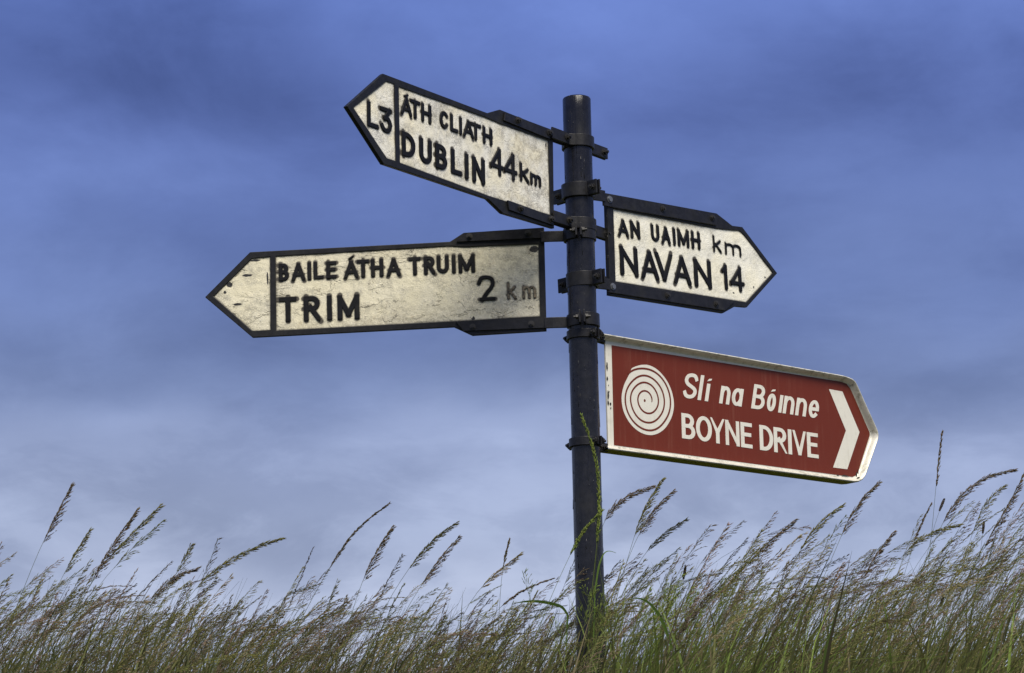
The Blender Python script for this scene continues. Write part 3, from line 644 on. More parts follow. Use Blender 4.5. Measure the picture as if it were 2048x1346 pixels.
# ------------------------------------------------------------------ clamps
def ringpath(a0, a1, r, n=26): return [(r * math.cos(R(a0 + (a1 - a0) * i / n)), r * math.sin(R(a0 + (a1 - a0) * i / n))) for i in range(n + 1)]
RS = PR + .004; TH = .006
def bolts_on(parent, lst, mat, r=.008, h=.008, stub=0):
    for pos, ax in lst:
        mesh_obj('bolt', *hexbolt(pos, ax, r, h, stub), mat, parent)
def clamp_through(root, sgn, zc, hh, arm_u, n_arm, tab, tabr=.03):
    """two half bands on the near and far side of the post; both run on to the sign (sgn = side of the sign) and end in a bolted tab on the other side.
    local x = along the sign, y = away"""
    band = []
    for side in (-1, 1):                                  # -1 near, +1 far
        y0 = side * n_arm; a_s = 180 if sgn < 0 else 0
        if sgn < 0: arcp = ringpath(180 - 28 * -side if False else (180 + 26 * (1 if side < 0 else -1)), (360 - 26) if side < 0 else 26, RS)
        else: arcp = ringpath((360 - 26) if side < 0 else 26, (180 + 26) if side < 0 else 180 - 26, RS)
        gap = side * .0045
        path = [(arm_u, y0), (sgn * (RS + .035), y0), (sgn * (RS + .012), gap * 1.6)] + arcp + [(-sgn * (RS + .010), gap), (-sgn * tab, gap)]
        o = mesh_obj('clamp_band', *ribbon(path, TH, zc - hh / 2 + (0 if side < 0 else -.001), zc + hh / 2), M_STRAP, root); fix_normals(o); bevel(o, .0012); band.append(o)
    bolts_on(band[0], [((-sgn * (tab - .02), -.0075, zc), (0, -1, 0)), ((sgn * (RS + .026), -n_arm - TH / 2, zc + .002), (0, -1, 0))], M_BOLT, .009, .010, .006)
    bolts_on(band[1], [((-sgn * (tab - .02), .0075, zc), (0, 1, 0))], M_BOLT, .009, .010, .010)
    return band
def clamp_cross(root, sgn, zc, hh, arm_u, n_arm, tn, tf, arm_h=None, rot=0., arm_end=None):
    """two half bands left and right of the post, bolted through tabs that stick out towards and away from the viewer; an arm runs from the sign-side band to the plate"""
    Rm = Matrix.Rotation(R(rot), 3, 'Z'); band = []
    def rp(path): return [tuple((Rm @ Vector((x, y, 0)))[:2]) for x, y in path]
    for s in (-1, 1):
        arcp = ringpath(270 - 9, 90 + 9, RS) if s < 0 else ringpath(-90 + 9, 90 - 9, RS)
        g = s * .007
        path = [(g, -tn), (g, -RS - .008)] + arcp + [(g, RS + .008), (g, tf)]
        o = mesh_obj('clamp_band', *ribbon(rp(path), TH, zc - hh / 2, zc + hh / 2 + (.001 if s > 0 else 0)), M_STRAP, root); fix_normals(o); bevel(o, .0012); band.append(o)
        ax = Rm @ Vector((s, 0, 0))
        bolts_on(o, [(tuple((Rm @ Vector((g + s * TH / 2, -(tn + RS) / 2 - .004, 0))) + Vector((0, 0, zc))), ax), (tuple((Rm @ Vector((g + s * TH / 2, (tf + RS) / 2 + .004, 0))) + Vector((0, 0, zc))), ax)], M_BOLT, .0085, .009, .007)
    ah = arm_h or hh
    arm = mesh_obj('arm', *ribbon([(sgn * (RS + .001), 0), (sgn * (RS + .012), -n_arm * .3), (sgn * (RS + .045), -n_arm), (arm_u, -n_arm)], TH * 1.3, zc - ah / 2, zc + ah / 2 - .0005), M_STRAP, root); fix_normals(arm); bevel(arm, .0012)
    return band

# ------------------------------------------------------------------ cast finger signs
def cast_sign(n, label, spec, mat, stroke, chips, stains, wob=.022):
    root = thing('direction_sign', label, 'signpost arm' if False else 'road sign', frame_of(n), 'old cast direction signs on the post')
    outl = spec['outline']; pan = spec['panels']
    V, Fc = prism([outl] + pan, -.011, .0)
    fr = bevel(fix_normals(mesh_obj('border_frame', V, Fc, M_BLACK, root)), .0016, 2, 30)
    shr = [(p[0] * .999, p[1] * .99) for p in outl]
    if n != 'navan': pass
    V, Fc = prism([shr], -.0145, -.0112); bk = fix_normals(mesh_obj('back_plate', V, Fc, M_BLACK, root))
    segs = []
    for i, (ch, u0, u1, v0, v1) in enumerate(spec['letters']):
        wx, wy, worn = stroke(i, ch, v1 - v0, v0)
        lv, lf, sg = glyph(ch, u0, u1, v0, v1, wx, wy, .006, .0006, wob, 0, .0007)
        o = fix_normals(mesh_obj('letter', lv, lf, M_WORN if worn else M_LETTER, root))
        if worn: o['label'] = 'half bare letter with most of its black paint gone'
        segs += sg
    painted_panel(root, outl, pan, segs, mat, -.0032, chips, stains)
    return root
mtw, t, p = new_mat('worn_letter_paint'); co = t.new('ShaderNodeTexCoord').outputs['Object']
t.put(p.inputs['Base Color'], t.mix(t.ramp(t.noise(co, 75, 5, .6), .42, .56), (.03, .026, .02, 1), (.22, .175, .11, 1))); p.inputs['Roughness'].default_value = .6
M_WORN = mtw

# --- upper left sign: L3 / ATH CLIATH / DUBLIN 44km
def st(i, ch, h, v0):
    if i < 2: return .0145, .0120, 0
    if i < 11: return .0116, .0096, 0
    if i == 11: return .0075, .0048, 0
    if i < 18: return .0166, .0134, 0
    if i < 20: return .0135, .0115, 0
    return .0098, .0084, 0
sp = S['dublin']
top = cast_sign('dublin', 'upper left black and white arm pointing left, reading DUBLIN 44km', sp, M_WD, st,
    [(-.165, .098, .0035, .008), (-.33, -.128, .02, .004)], [(-.26, .06, .13, .07, .45), (-.22, -.03, .08, .05, .5), (-.70, .09, .2, .02, .4), (-.3, -.11, .2, .02, .5), (-.44, .085, .05, .02, .3), (-.315, .10, .007, .03, .8), (-.162, .095, .006, .035, .9)])
for up_ in (1, -1):
    zc = .139 if up_ > 0 else -.1335
    poly = [(-.378, .150), (-.384, .124), (-.152, .1185), (-.131, .150)] if up_ > 0 else [(-.374, -.120), (-.367, -.148), (-.142, -.1515), (-.150, -.1245)]
    V, Fc = prism([poly], .0005, .0065); s_ = bevel(fix_normals(mesh_obj('strap', V, Fc, M_STRAP, top)), .0012)
    bolts_on(s_, [((sp['bolts'][0 if up_ > 0 else 1][0], -.0065, zc), (0, -1, 0)), ((-.158, -.0065, zc - .002), (0, -1, 0))], M_BOLT, .009, .009, .004)
    clamp_through(top, -1, zc if up_ > 0 else -.124, .036, -.150 if up_ > 0 else -.150, .010, .150, 0)

# --- left sign: BAILE ATHA TRUIM / TRIM 2 km
def st(i, ch, h, v0):
    if i < 14: return .0113, .0102, 0
    if i == 14: return .0055, .0050, 0
    if i < 19: return .0148, .0136, 0
    if i == 19: return .0105, .0100, 0
    return .0062, .0062, 1
sp = S['trim']
ts = cast_sign('trim', 'lower left black and white arm with flaking cream paint, pointing left and reading TRIM', sp, M_WT, st,
    [(-.142, .098, .016, .013), (-.335, -.112, .006, .009), (-1.085, .035, .012, .010), (-1.005, .108, .022, .004), (-1.06, -.028, .016, .0045), (-1.03, .062, .02, .005), (-.967, .05, .003, .03), (-1.1, .012, .006, .006)],
    [(-.24, .06, .14, .06, .4), (-.2, -.03, .09, .08, .35), (-.4, .09, .18, .035, .5), (-.6, -.1, .3, .02, .5), (-.27, -.09, .12, .02, .5), (-.338, .105, .006, .03, .9), (-.158, .10, .006, .03, .9), (-.35, -.08, .3, .03, .3), (-.27, .0, .05, .05, .3)])
for up_ in (1, -1):
    poly = [(-.379, .132), (-.356, .1585), (-.1095, .162), (-.1085, .130)] if up_ > 0 else [(-.390, -.1195), (-.3658, -.150), (-.092, -.153), (-.092, -.1235)]
    V, Fc = prism([poly], .0005, .0065); s_ = bevel(fix_normals(mesh_obj('strap', V, Fc, M_STRAP, ts)), .0012)
    bb = sp['bolts'][:2] if up_ > 0 else sp['bolts'][2:]
    bolts_on(s_, [((b[0], -.0065, b[1] - .004), (0, -1, 0)) for b in bb], M_BOLT, .0075, .007, .003)
    clamp_cross(ts, -1, .133 if up_ > 0 else -.138, .038, -.118, .006, .082, .08, .034)

# --- right sign: AN UAIMH km / NAVAN 14
def st(i, ch, h, v0):
    if i < 7: return .0112, .0093, 0
    if i < 9: return .0065, .0068, 0
    if i < 14: return .0168, .0124, 0
    return .0135, .0112, 0
sp = S['navan']
nv = cast_sign('navan', 'short black and white arm pointing right, reading NAVAN 14', sp, M_WN, st,
    [(.86, -.02, .004, .004), (.70, -.09, .006, .003), (.80, -.06, .003, .005)], [(.45, .108, .12, .01, .5), (.66, -.09, .05, .02, .3), (.376, .112, .006, .02, .8), (.609, .108, .006, .02, .7)], .018)
for up_ in (1, -1):
    poly = [(.105, .160), (.632, .163), (.628, .1225), (.105, .1185)] if up_ > 0 else [(.105, -.1225), (.694, -.1185), (.641, -.156), (.105, -.156)]
    V, Fc = prism([poly], .0005, .0065); s_ = bevel(fix_normals(mesh_obj('strap', V, Fc, M_STRAP, nv)), .0012)
    bb = sp['bolts'][:3] if up_ > 0 else sp['bolts'][3:]
    for q, b in enumerate(bb): bolts_on(s_, [((b[0], -.0065, b[1] - .004), (0, -1, 0))], M_GALV if q == 0 else M_BOLT, .0085, .006, .0 if q == 0 else .004)
    clamp_cross(nv, 1, .149 if up_ > 0 else -.131, .044, .112, .006, .088, .098, .036)

# ------------------------------------------------------------------ brown tourist sign
sp = S['boyne']
bo = thing('tourist_sign', 'brown sign with white rim, spiral and chevron pointing right, reading BOYNE DRIVE', 'road sign', frame_of('boyne'))
rim = [(.066, .1745), (.3, .1737), (.6, .1722), (.85, .1706), (1.085, .1690), (1.110, .1682), (1.1316, .1657), (1.149, .1620), (1.1617, .1550), (1.171, .143), (1.205, .0865), (1.2500, .0140), (1.2582, -.0005), (1.2605, -.0130), (1.2582, -.0260), (1.253, -.038), (1.197, -.1440), (1.187, -.160), (1.174, -.1721), (1.157, -.1800), (1.1350, -.1830), (.8, -.1835), (.5, -.1840), (.072, -.1844)]
def offset(path, s):
    out_ = []
    for i, p_ in enumerate(path):
        a = Vector(path[i]) - Vector(path[i - 1]) if i else Vector(path[1]) - Vector(path[0]); b = Vector(path[i + 1]) - Vector(path[i]) if i < len(path) - 1 else a
        a.normalize(); b.normalize(); t_ = (a + b).normalized(); nn = Vector((t_.y, -t_.x)) / max(.5, t_.dot(a)); out_.append((p_[0] + nn.x * s, p_[1] + nn.y * s))
    return out_
PROF = [(.0025, -.036), (.0, -.036), (.0, .018), (.0012, .0215), (.0035, .0225), (.0060, .0210), (.0110, .008), (.0140, .0020), (.0160, .0006), (.0160, -.004)]
rings = [offset(rim, s) for s, n_ in PROF]; V = []; Fc = []; mi = []
for rg, (s, n_) in zip(rings, PROF): V += [(a, -n_, b) for a, b in rg]
N = len(rim)
for j in range(len(PROF) - 1):
    for i in range(N - 1):
        Fc.append((j * N + i, j * N + i + 1, (j + 1) * N + i + 1, (j + 1) * N + i)); mi.append(1 if (j <= 1 and i >= 17) else 0)
o = mesh_obj('rim', V, Fc, [M_RIM, M_ALGAE], bo); o.data.polygons.foreach_set('material_index', mi); fix_normals(o)
for pg in o.data.polygons: pg.use_smooth = True
o.data.set_sharp_from_angle(angle=R(50))
inner = offset(rim, .012)
face = [(.0895, -.170), (.089, .160)] + [q for q in inner[1:-1]]
face = [(.0905, inner[-1][1]), (.0885, inner[0][1])] + inner[1:-1]
V, Fc = prism([face], -.006, .0); bevel(fix_normals(mesh_obj('white_face', V, Fc, M_VINYL, bo)), .001)
backp = [(.0905, rim[-1][1] + .004), (.0885, rim[0][1] - .004)] + offset(rim, .003)[1:-1]
V, Fc = prism([sp['brown']], .0002, .0008); fix_normals(mesh_obj('brown_field', V, Fc, M_BROWN, bo))
V, Fc = prism([sp['chevron']], .001, .0014); fix_normals(mesh_obj('chevron', V, Fc, M_VINYL, bo))
BW = {'N': .0142, 'V': .0145, 'Y': .0150, 'I': .0165}
for ch, u0_, u1_, v0, v1 in sp['bold']:
    lv, lf, _ = glyph(ch, u0_, u1_, v0, v1, BW.get(ch, .0158), .0122, .0, .0016, 0, 0, .0002); fix_normals(mesh_obj('letter', [(a, b - .0008 if False else b, c_) for a, b, c_ in lv], lf, M_VINYL, bo))
for ch, u0_, u1_, v0, v1 in sp['italic']:
    wx_ = .0142; sh = .23
    lv, lf, _ = glyph(ch, u0_, u1_, v0, v1, wx_, .0118, .0, .0016, 0, sh, .0002); fix_normals(mesh_obj('letter', lv, lf, M_VINYL, bo))
for k in (0, 4):
    V, Fc = prism([sp['accent'][k:k + 4]], .001, .0016); fix_normals(mesh_obj('accent_mark', V, Fc, M_VINYL, bo))
# spiral: white disc shape with a brown groove laid over it
cu, cv = sp['centre']
def polint(tab, th):
    a = np.array(tab); return np.interp(th, a[:, 0], a[:, 1])
oa = sp['outer']; th = np.linspace(oa[0][0], oa[0][0] + 2 * math.pi, 110, endpoint=False)
rr = polint(oa + [(oa[0][0] + 2 * math.pi, oa[0][1])], th)
def smooth(v, k=3, wrap=False):
    for _ in range(k):
        q = v.copy(); q[1:-1] = (v[:-2] + 2 * v[1:-1] + v[2:]) / 4
        v = q
    return v
rr = smooth(rr, 1)
V, Fc = prism([[(cu + r_ * math.cos(a), cv + r_ * math.sin(a)) for a, r_ in zip(th, rr)]], .001, .0014)
spo = fix_normals(mesh_obj('spiral_symbol', V, Fc, M_VINYL, bo))
ga = sp['groove']; a0, a1 = ga[0][0], ga[-1][0]; th = np.linspace(a0, a1 + .12, 300); rr = smooth(polint(ga, th), 14)
V = []; Fc = []
for i, (a, r_) in enumerate(zip(th, rr)):
    s = i / len(th); hw = .0027 + .0004 * s if s > .03 else .0014 + .043 * s
    if s > .93: r_ = r_ + (s - .93) * .05
    for q in (-hw, hw): V.append((cu + (r_ + q) * math.cos(a), -.0018, cv + (r_ + q) * math.sin(a)))
for i in range(len(th) - 1): Fc.append((2 * i, 2 * i + 1, 2 * i + 3, 2 * i + 2))
fix_normals(mesh_obj('spiral_line', V, Fc, M_BROWN, spo))
dv = sp['dot']; V, Fc = prism([[(dv[0] + .004 * math.cos(a), dv[1] + .0045 * math.sin(a)) for a in np.linspace(0, 6.28, 12, endpoint=False)]], .0015, .0018); mesh_obj('spiral_dot', V, Fc, M_BROWN, spo)
# black chips in the white border, rivets along the rim
def blob(cx_, cy_, rx, ry, n=13):
    return [(cx_ + rx * math.cos(a) * random.uniform(.65, 1.25), cy_ + ry * math.sin(a) * random.uniform(.65, 1.25)) for a in np.linspace(0, 2 * math.pi, n, endpoint=False)]
for (a, b, rx, ry) in [(.0925, .078, .003, .012), (.0925, .040, .0028, .006), (.094, -.012, .0032, .014), (.0935, -.035, .003, .008), (.103, -.037, .0028, .0035), (.1035, -.05, .002, .002), (.0965, .02, .0012, .0015), (.0985, .0, .0013, .002), (1.168, -.1545, .0028, .014), (1.176, -.1425, .0018, .010), (1.112, -.1615, .015, .0022), (1.08, -.1625, .006, .0016)]:
    V, Fc = prism([blob(a, b, rx, ry)], .001, .0021); fix_normals(mesh_obj('paint_chip', V, Fc, M_CHIP, bo))
V, Fc = prism([blob(1.166, -.1680, .0085, .0065)], .009, .0145); fix_normals(mesh_obj('paint_chip', V, Fc, M_CHIP, bo))
for a in (.16, .31, .46, .61, .76, .91, 1.06):
    for b, ax in ((.1605, 1), ):
        mesh_obj('rivet', *hexbolt((a, -.0002, b), (0, -1, 0), .0025, .0022), M_RIM, bo)
for a in (.13, .26, .40, .55, .70, .85, 1.0):
    mesh_obj('rivet', *hexbolt((a, -.006, -.1712 + .0), (0, -1, .5), .0025, .0022), M_RIM, bo)
for up_ in (1, -1):
    zc = .168 if up_ > 0 else -.172
    clamp_cross(bo, 1, zc - (.006 if up_ > 0 else -.002), .026, .100, -.014, .066, .066, .024, rot=0)
    V, Fc = ribbon([(.050, .004), (.088, .004)], .012, zc - .016, zc + .010); lug = bevel(fix_normals(mesh_obj('mounting_lug', V, Fc, M_STRAP, bo)), .001)
    bolts_on(lug, [((.071, -.002, zc - .003), (0, -1, 0))], M_BOLT, .0075, .008, .006)

# ------------------------------------------------------------------ grass
def grass_mat(name, trans=.5):
    mt, t, p = new_mat(name); a = t.new('ShaderNodeAttribute', attribute_name='tint').outputs['Color']
    t.put(p.inputs['Base Color'], a); p.inputs['Roughness'].default_value = .55; p.inputs['Specular IOR Level'].default_value = .3
    tr = t.new('ShaderNodeBsdfTranslucent'); t.put(tr.inputs[0], a); ms = t.new('ShaderNodeMixShader'); ms.inputs[0].default_value = trans
    t.l.new(p.outputs[0], ms.inputs[1]); t.l.new(tr.outputs[0], ms.inputs[2]); t.l.new(ms.outputs[0], t.n['Material Output'].inputs[0]); return mt
M_GRASS = grass_mat('grass_tissue')
class Acc:
    def __init__(s): s.V = []; s.T = []; s.C = []; s.n = 0
    def add(s, V, T, C):
        V = np.asarray(V, float).reshape(-1, 3); s.V.append(V); s.T.append(np.asarray(T) + s.n); s.C.append(np.broadcast_to(np.append(C, 1.), (len(V), 4)) if np.ndim(C) == 1 else np.hstack([C, np.ones((len(V), 1))])); s.n += len(V)
    def build(s, name, parent=None): return fast_obj(name, np.concatenate(s.V), np.concatenate(s.T), [M_GRASS], parent, np.concatenate(s.C))
def resample(P, n):
    P = np.asarray(P, float); d = np.r_[0, np.cumsum(np.linalg.norm(np.diff(P, axis=0), axis=1))]; q = np.linspace(0, d[-1], n)
    return np.stack([np.interp(q, d, P[:, i]) for i in range(3)], 1), d[-1]
def tube(acc, P, r0_, r1_, col):
    n = len(P); Tn = np.gradient(P, axis=0); Tn /= np.linalg.norm(Tn, axis=1)[:, None] + 1e-9
    A = np.cross(Tn, [0.13, 1, .05]); A /= np.linalg.norm(A, axis=1)[:, None] + 1e-9; B = np.cross(Tn, A); rr = np.linspace(r0_, r1_, n)[:, None]
    V = np.stack([P + rr * (math.cos(a) * A + math.sin(a) * B) for a in (0, 2.094, 4.189)], 1).reshape(-1, 3)
    i = np.arange(n - 1)[:, None] * 3; T = []
    for j in range(3):
        k = (j + 1) % 3; T += [np.hstack([i + j, i + k, i + 3 + k]), np.hstack([i + j, i + 3 + k, i + 3 + j])]
    acc.add(V, np.concatenate(T), np.asarray(col))
SPT = np.array([(0, 1, 2), (0, 2, 3), (0, 3, 1), (4, 2, 1), (4, 3, 2), (4, 1, 3)])
def spikelets(acc, O, Dr, L, Rr, C):
    """slender pointed husks; O base points, Dr directions, L lengths, Rr radii, C colours"""
    k = len(O); A = np.cross(Dr, [.2, 1, .1]); A /= np.linalg.norm(A, axis=1)[:, None] + 1e-9; B = np.cross(Dr, A)
    V = np.zeros((k, 5, 3)); V[:, 0] = O
    for j, a in enumerate((0, 2.094, 4.189)): V[:, 1 + j] = O + Dr * (L * .4)[:, None] + Rr[:, None] * (math.cos(a) * A + math.sin(a) * B)
    V[:, 4] = O + Dr * L[:, None]
    T = (SPT[None] + (np.arange(k) * 5)[:, None, None]).reshape(-1, 3); acc.add(V.reshape(-1, 3), T, np.repeat(C, 5, axis=0))
WIND = np.array([.93, .12, .0])
def panicle(acc, P, plen, kind, col, rg, dens=1., fat=1.):
    """P: stem points from root to tip; the head takes up the last plen metres"""
    Q, L = resample(P, 140); s = np.linspace(0, L, 140); 
    def at(x): return np.stack([np.interp(x, s, Q[:, i]) for i in range(3)], -1)
    nn = int(plen / {'c': .0065, 'm': .0090, 'l': .0125, 'g': .0075, 't': .0016}[kind] * dens) + 1
    O = []; Dv = []; Ls = []; Rs = []
    for k in range(nn):
        q = (k + rg.random() * .6) / nn                                     # 0 at the foot of the head, 1 at the tip
        x = L - plen * (1 - q); b = at(x); tg = at(min(x + .01, L)) - at(x - .01); tg /= np.linalg.norm(tg) + 1e-9
        if kind == 't':
            for _ in range(7):
                r_ = rg.normal(size=3); r_ -= tg * (r_ @ tg); r_ /= np.linalg.norm(r_); w_ = math.sin(math.pi * min(1, .1 + .85 * q)) ** .5
                O.append(b + r_ * .0012); d = r_ * .8 + tg * .8; Dv.append(d / np.linalg.norm(d)); Ls.append(.0052 * w_); Rs.append(.0011)
            continue
        bl = {'c': .019, 'm': .042, 'l': .050, 'g': .022}[kind] * (1.15 - q) ** .8 * (.25 + .75 * min(1, q * 5 + .35))
        for _ in range({'c': 2, 'm': 3, 'l': 3, 'g': 3}[kind]):
            r_ = rg.normal(size=3); r_ -= tg * (r_ @ tg); r_ /= np.linalg.norm(r_) + 1e-9
            d = tg * rg.uniform(.9, 1.3) + r_ * {'c': .22, 'm': .42, 'l': .58, 'g': .26}[kind] + WIND * {'c': .10, 'm': .42, 'l': .5, 'g': .05}[kind] + np.array([0, 0, -.05]); d /= np.linalg.norm(d)
            ln = bl * rg.uniform(.45, 1.15); ns = {'c': 2, 'm': 3, 'l': 3, 'g': 3}[kind]
            if ln > .012:
                e1 = b + d * ln * .9; A = np.cross(d, [0, 1, 0]) * .0003; acc.add([b - A, b + A, e1], [(0, 1, 2)], col * .8)
            for j in range(ns):
                fr_ = (.35 + .65 * (j + rg.random() * .5) / ns); dd = d + rg.normal(size=3) * .10; dd /= np.linalg.norm(dd)
                O.append(b + d * ln * fr_); Dv.append(dd); Ls.append(rg.uniform(.008, .0145) * (.9 if kind == 'c' else 1)); Rs.append(rg.uniform(.0010, .0017))
    k = len(O); C = col[None] * rg.uniform(.65, 1.35, (k, 1)) * (1 + rg.normal(size=(k, 3)) * .06)
    spikelets(acc, np.array(O), np.array(Dv), np.array(Ls), np.array(Rs) * fat, np.clip(C, .01, .6))
PURP = np.array([.190, .145, .088]); OLIV = np.array([.25, .235, .088]); STRAW = np.array([.46, .38, .22]); GREEN = np.array([.165, .20, .05]); YGREEN = np.array([.26, .33, .07]); DARK = np.array([.045, .035, .026])
def blade(acc, base, hgt, lean, az_, wd, col, n=8, curl=1.6):
    s = np.linspace(0, 1, n); th_ = lean * .25 + lean * 1.2 * s ** curl; dl = hgt / (n - 1)
    x = np.r_[0, np.cumsum(np.sin(th_[1:]) * dl)]; z_ = np.r_[0, np.cumsum(np.cos(th_[1:]) * dl)]
    P = base + np.stack([x * math.cos(az_), x * math.sin(az_), z_], 1); sd = np.array([-math.sin(az_), math.cos(az_), 0]); tw = rng.uniform(-1, 1)
    side = sd * math.cos(tw) + np.array([math.cos(az_), math.sin(az_), 0]) * math.sin(tw)
    wv = (wd * np.sin(np.pi * (.25 + .75 * s)) ** .8 + .0001)[:, None]; rib = np.array([0, 0, .0007])
    V = np.stack([P - side * wv, P - rib, P + side * wv], 1).reshape(-1, 3)
    i = np.arange(n - 1)[:, None] * 3; T = []
    for j in (0, 1): T += [np.hstack([i + j, i + j + 1, i + 4 + j]), np.hstack([i + j, i + 4 + j, i + 3 + j])]
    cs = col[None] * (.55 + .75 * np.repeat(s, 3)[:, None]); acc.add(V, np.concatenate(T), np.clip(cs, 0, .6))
def stem_path(base, length, th0, th1, az_, n=22, pw=2.0):
    s = np.linspace(0, 1, n); th_ = th0 + (th1 - th0) * s ** pw; dl = length / (n - 1)
    x = np.r_[0, np.cumsum(np.sin(th_[1:]) * dl)]; z_ = np.r_[0, np.cumsum(np.cos(th_[1:]) * dl)]
    return base + np.stack([x * math.cos(az_), x * math.sin(az_), z_], 1)

# heads that can be told apart, each a stalk of its own
for i, (kind, pts, plen, yd, lab) in enumerate([(a, b, c_, b[0][1], l) for a, b, c_, l in HERO]):
    rg = np.random.default_rng(100 + i); P = np.array(pts[::-1], float)
    d = P[0] - P[1]; d /= np.linalg.norm(d); g0 = float(ground_h(P[0][0], P[0][1])); ext = []
    q = P[0].copy()
    while q[2] > g0 and len(ext) < 40:
        d = d * .8 + np.array([0, 0, -1]) * .2; d /= np.linalg.norm(d); q = q + d * .06; ext.append(q.copy())
    P = np.array(ext[::-1] + list(P)); 
    # round the measured points off into a smooth bend
    Q, Ls = resample(P, 60)
    for _ in range(14): Q[1:-1] = (Q[:-2] + 2 * Q[1:-1] + Q[2:]) / 4
    Q[:, 1] += np.sin(np.linspace(0, 2.5, 60)) * .015
    col = {'c': PURP, 'm': OLIV if i % 2 else PURP * 1.1, 'l': OLIV, 'g': YGREEN * .9, 't': DARK * (2.2 if 'furry' in lab else .8)}[kind]
    if 'straw' in lab: col = STRAW
    root = thing('grass_stalk', lab, 'grass stalk', Matrix.Translation(Q[0].tolist()), 'tall grass stalks on the bank')
    Q = Q - Q[0]
    a = Acc(); tube(a, resample(Q, 26)[0], .0016 if kind != 'g' else .0017, .0005, GREEN * rg.uniform(.8, 1.2) if kind != 'g' else YGREEN); a.build('stem', root)
    a = Acc(); panicle(a, Q, plen, kind, col, rg, 1.8, {'c': 1.1, 'm': .95, 'g': .8}.get(kind, 1))
    if kind == 't' : pass
    a.build('seed_head', root)
    if rg.random() < .6 and kind != 't':
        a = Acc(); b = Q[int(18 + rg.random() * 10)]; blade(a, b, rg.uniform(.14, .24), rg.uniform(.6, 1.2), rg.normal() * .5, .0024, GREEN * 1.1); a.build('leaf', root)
STALKS = [q for q in sc.objects if q.name.startswith('grass_stalk')]
for pts, lab in LEAF:
    P = np.array(pts[::-1], float); Q, L_ = resample(P, 30)
    for _ in range(6): Q[1:-1] = (Q[:-2] + 2 * Q[1:-1] + Q[2:]) / 4
    s = np.linspace(0, 1, 30); wv = (.0055 * np.sin(np.pi * (.2 + .8 * s)) ** .8)[:, None] * (.6 if 'thin' in lab else 1)
    g0 = float(ground_h(Q[0][0], Q[0][1])); dn = np.linspace(1, 0, 10)[:-1, None]
    Q = np.vstack([Q[0] + np.hstack([-.05 * dn, 0 * dn, (g0 - Q[0][2]) * dn]), Q]); wv = np.vstack([np.full((9, 1), .0018), wv])
    Tn = np.gradient(Q, axis=0); sd = np.cross(Tn, [0, 1, 0]); sd /= np.linalg.norm(sd, axis=1)[:, None] + 1e-9; sd = sd * .75 + np.array([0, .5, 0])
    V = np.stack([Q - sd * wv, Q + np.array([0, .0012, -.0008]), Q + sd * wv], 1).reshape(-1, 3); i = np.arange(len(Q) - 1)[:, None] * 3; Tt = []
    for j in (0, 1): Tt += [np.hstack([i + j, i + j + 1, i + 4 + j]), np.hstack([i + j, i + 4 + j, i + 3 + j])]
    a = Acc(); a.add(V, np.concatenate(Tt), np.array([.17, .27, .045])); 
    near = min(STALKS, key=lambda q: (q.location.x - Q[0][0]) ** 2 + (q.location.y - Q[0][1]) ** 2)
    a.V = [v - np.array(near.location) for v in a.V]; o = a.build('leaf', near); o['label'] = lab

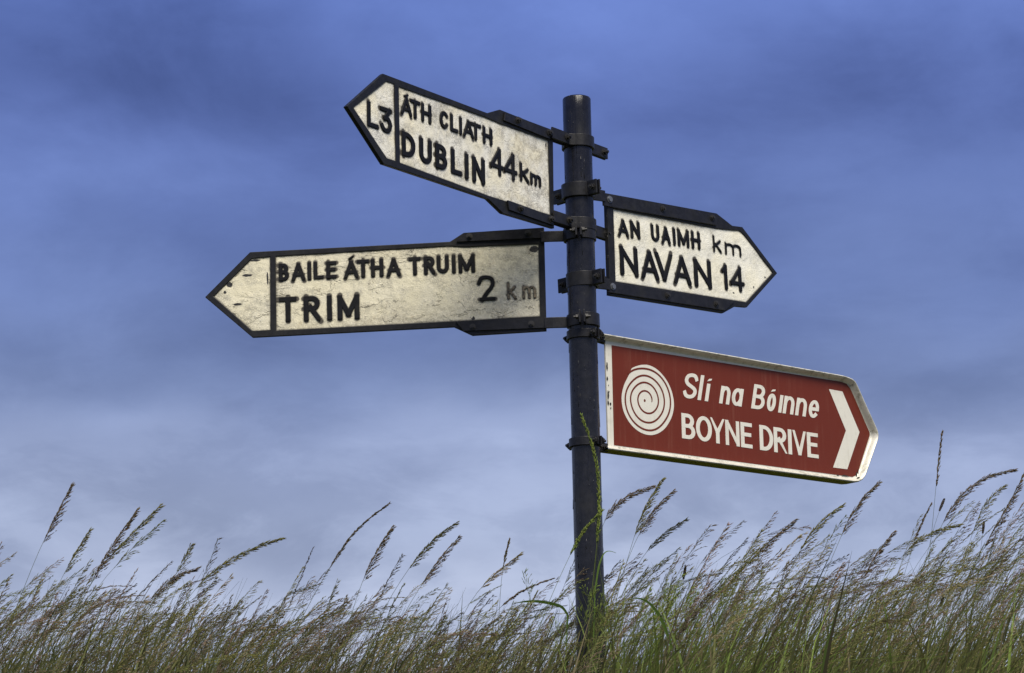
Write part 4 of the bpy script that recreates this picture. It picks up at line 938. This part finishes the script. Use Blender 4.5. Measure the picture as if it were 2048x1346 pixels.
# the mass of meadow grass on the bank
def env(x):
    e1 = np.interp(x, [-1.9, -1.5, -1.15, -.8, -.35, -.05, .1, .35, .6, .9, 1.1, 1.5], [.055, .06, .0, -.03, -.035, -.01, .085, .11, .06, .10, .15, .20]); return e1
acc = Acc(); NST = 1600
for i in range(NST):
    x = rng.uniform(-2.35, 1.75); y = rng.uniform(-1.5, 2.4); half = (y + 8.44) * .185 + .3
    if abs(x + .2) > half + .25: continue
    if y < -.4 and -.13 < x < .06: continue
    h = float(ground_h(x, y)); kind = rng.choice(['m', 'l', 'c', 'm', 'l'])
    tgt = env(x * 8.44 / (8.44 + y)) + rng.normal() * .05 - (.075 if y < 0 else .025)
    if rng.random() < .20: tgt += rng.uniform(.04, .16); th_cap = .95
    else: th_cap = 1.6
    if rng.random() < .5: tgt -= rng.uniform(0, .28)
    zt = 1.6 + (8.44 + y) * math.tan(R(7.2)) + tgt
    th0 = rng.uniform(.05, .42); th1 = rng.choice([rng.uniform(.35, .8), rng.uniform(.7, 1.2), rng.uniform(1.1, 1.75)], p=[.35, .4, .25]); th1 = min(th1, th_cap); pw = rng.uniform(1.6, 3.2)
    s = np.linspace(0, 1, 22); rise = np.mean(np.cos(th0 + (th1 - th0) * s ** pw)); length = min(1.5, max(.3, (zt - h) / rise))
    P = stem_path(np.array([x, y, h]), length, th0, th1, rng.normal() * .35, 20, pw)
    P[:, 0] -= np.interp(length, [.5, 1.2], [.12, .35])
    base = [PURP, OLIV, OLIV * [1, 1.1, .9], OLIV * 1.2, STRAW * .8, np.array([.30, .22, .16])][rng.integers(6)]
    tube(acc, P, .0011, .0004, GREEN * rng.uniform(.7, 1.3)); panicle(acc, P, min(length * .4, rng.uniform(.13, .24)), kind, base * rng.uniform(.6, 1.35), rng, .85, .72)
mg = acc.build('meadow_grass'); mg['kind'] = 'stuff'; mg['label'] = 'windblown meadow grass with brown seed heads along the bank'
acc = Acc()
for i in range(22000):
    y = rng.uniform(-1.7, 3.4); x = rng.uniform(-2.5, 2.0); h = float(ground_h(x, y)); zt = 1.6 + (8.44 + y) * math.tan(R(6.45)) + env(x * 8.44 / (8.44 + y)) * .6
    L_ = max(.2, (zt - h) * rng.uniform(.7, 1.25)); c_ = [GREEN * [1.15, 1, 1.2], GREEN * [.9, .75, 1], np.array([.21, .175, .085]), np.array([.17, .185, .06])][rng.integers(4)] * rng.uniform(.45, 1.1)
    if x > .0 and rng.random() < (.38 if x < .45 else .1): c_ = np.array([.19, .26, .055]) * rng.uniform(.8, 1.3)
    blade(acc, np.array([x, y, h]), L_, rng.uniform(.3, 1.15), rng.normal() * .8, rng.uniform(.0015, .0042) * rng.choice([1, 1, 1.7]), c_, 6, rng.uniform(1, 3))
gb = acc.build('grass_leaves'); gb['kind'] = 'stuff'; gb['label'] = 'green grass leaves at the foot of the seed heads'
# bright fresh tuft growing at the right of the post
acc = Acc(); rg = np.random.default_rng(5)
for i in range(75):
    x = rg.normal() * .075 + .10; y = rg.uniform(-.55, -.15); h = float(ground_h(x, y)); zt = 2.56 + rg.normal() * .05 - abs(x - .1) * .35 - y * .12
    P = stem_path(np.array([x, y, h]), (zt - h) * 1.08, rg.uniform(-.25, .3), rg.uniform(.1, .8) * (1 if rg.random() < .7 else -1), rg.normal() * .4, 14, 2)
    tube(acc, P, .0011, .0004, YGREEN * .8)
    if i < 50: panicle(acc, P, rg.uniform(.08, .14), 'l', YGREEN * rg.uniform(.8, 1.2), rg, .8, .75)
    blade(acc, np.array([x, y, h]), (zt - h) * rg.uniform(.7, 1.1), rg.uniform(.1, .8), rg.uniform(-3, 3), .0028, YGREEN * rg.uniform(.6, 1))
tf = acc.build('grass_tuft'); tag(tf, 'bright yellow green feathery tuft at the foot of the post', 'grass')
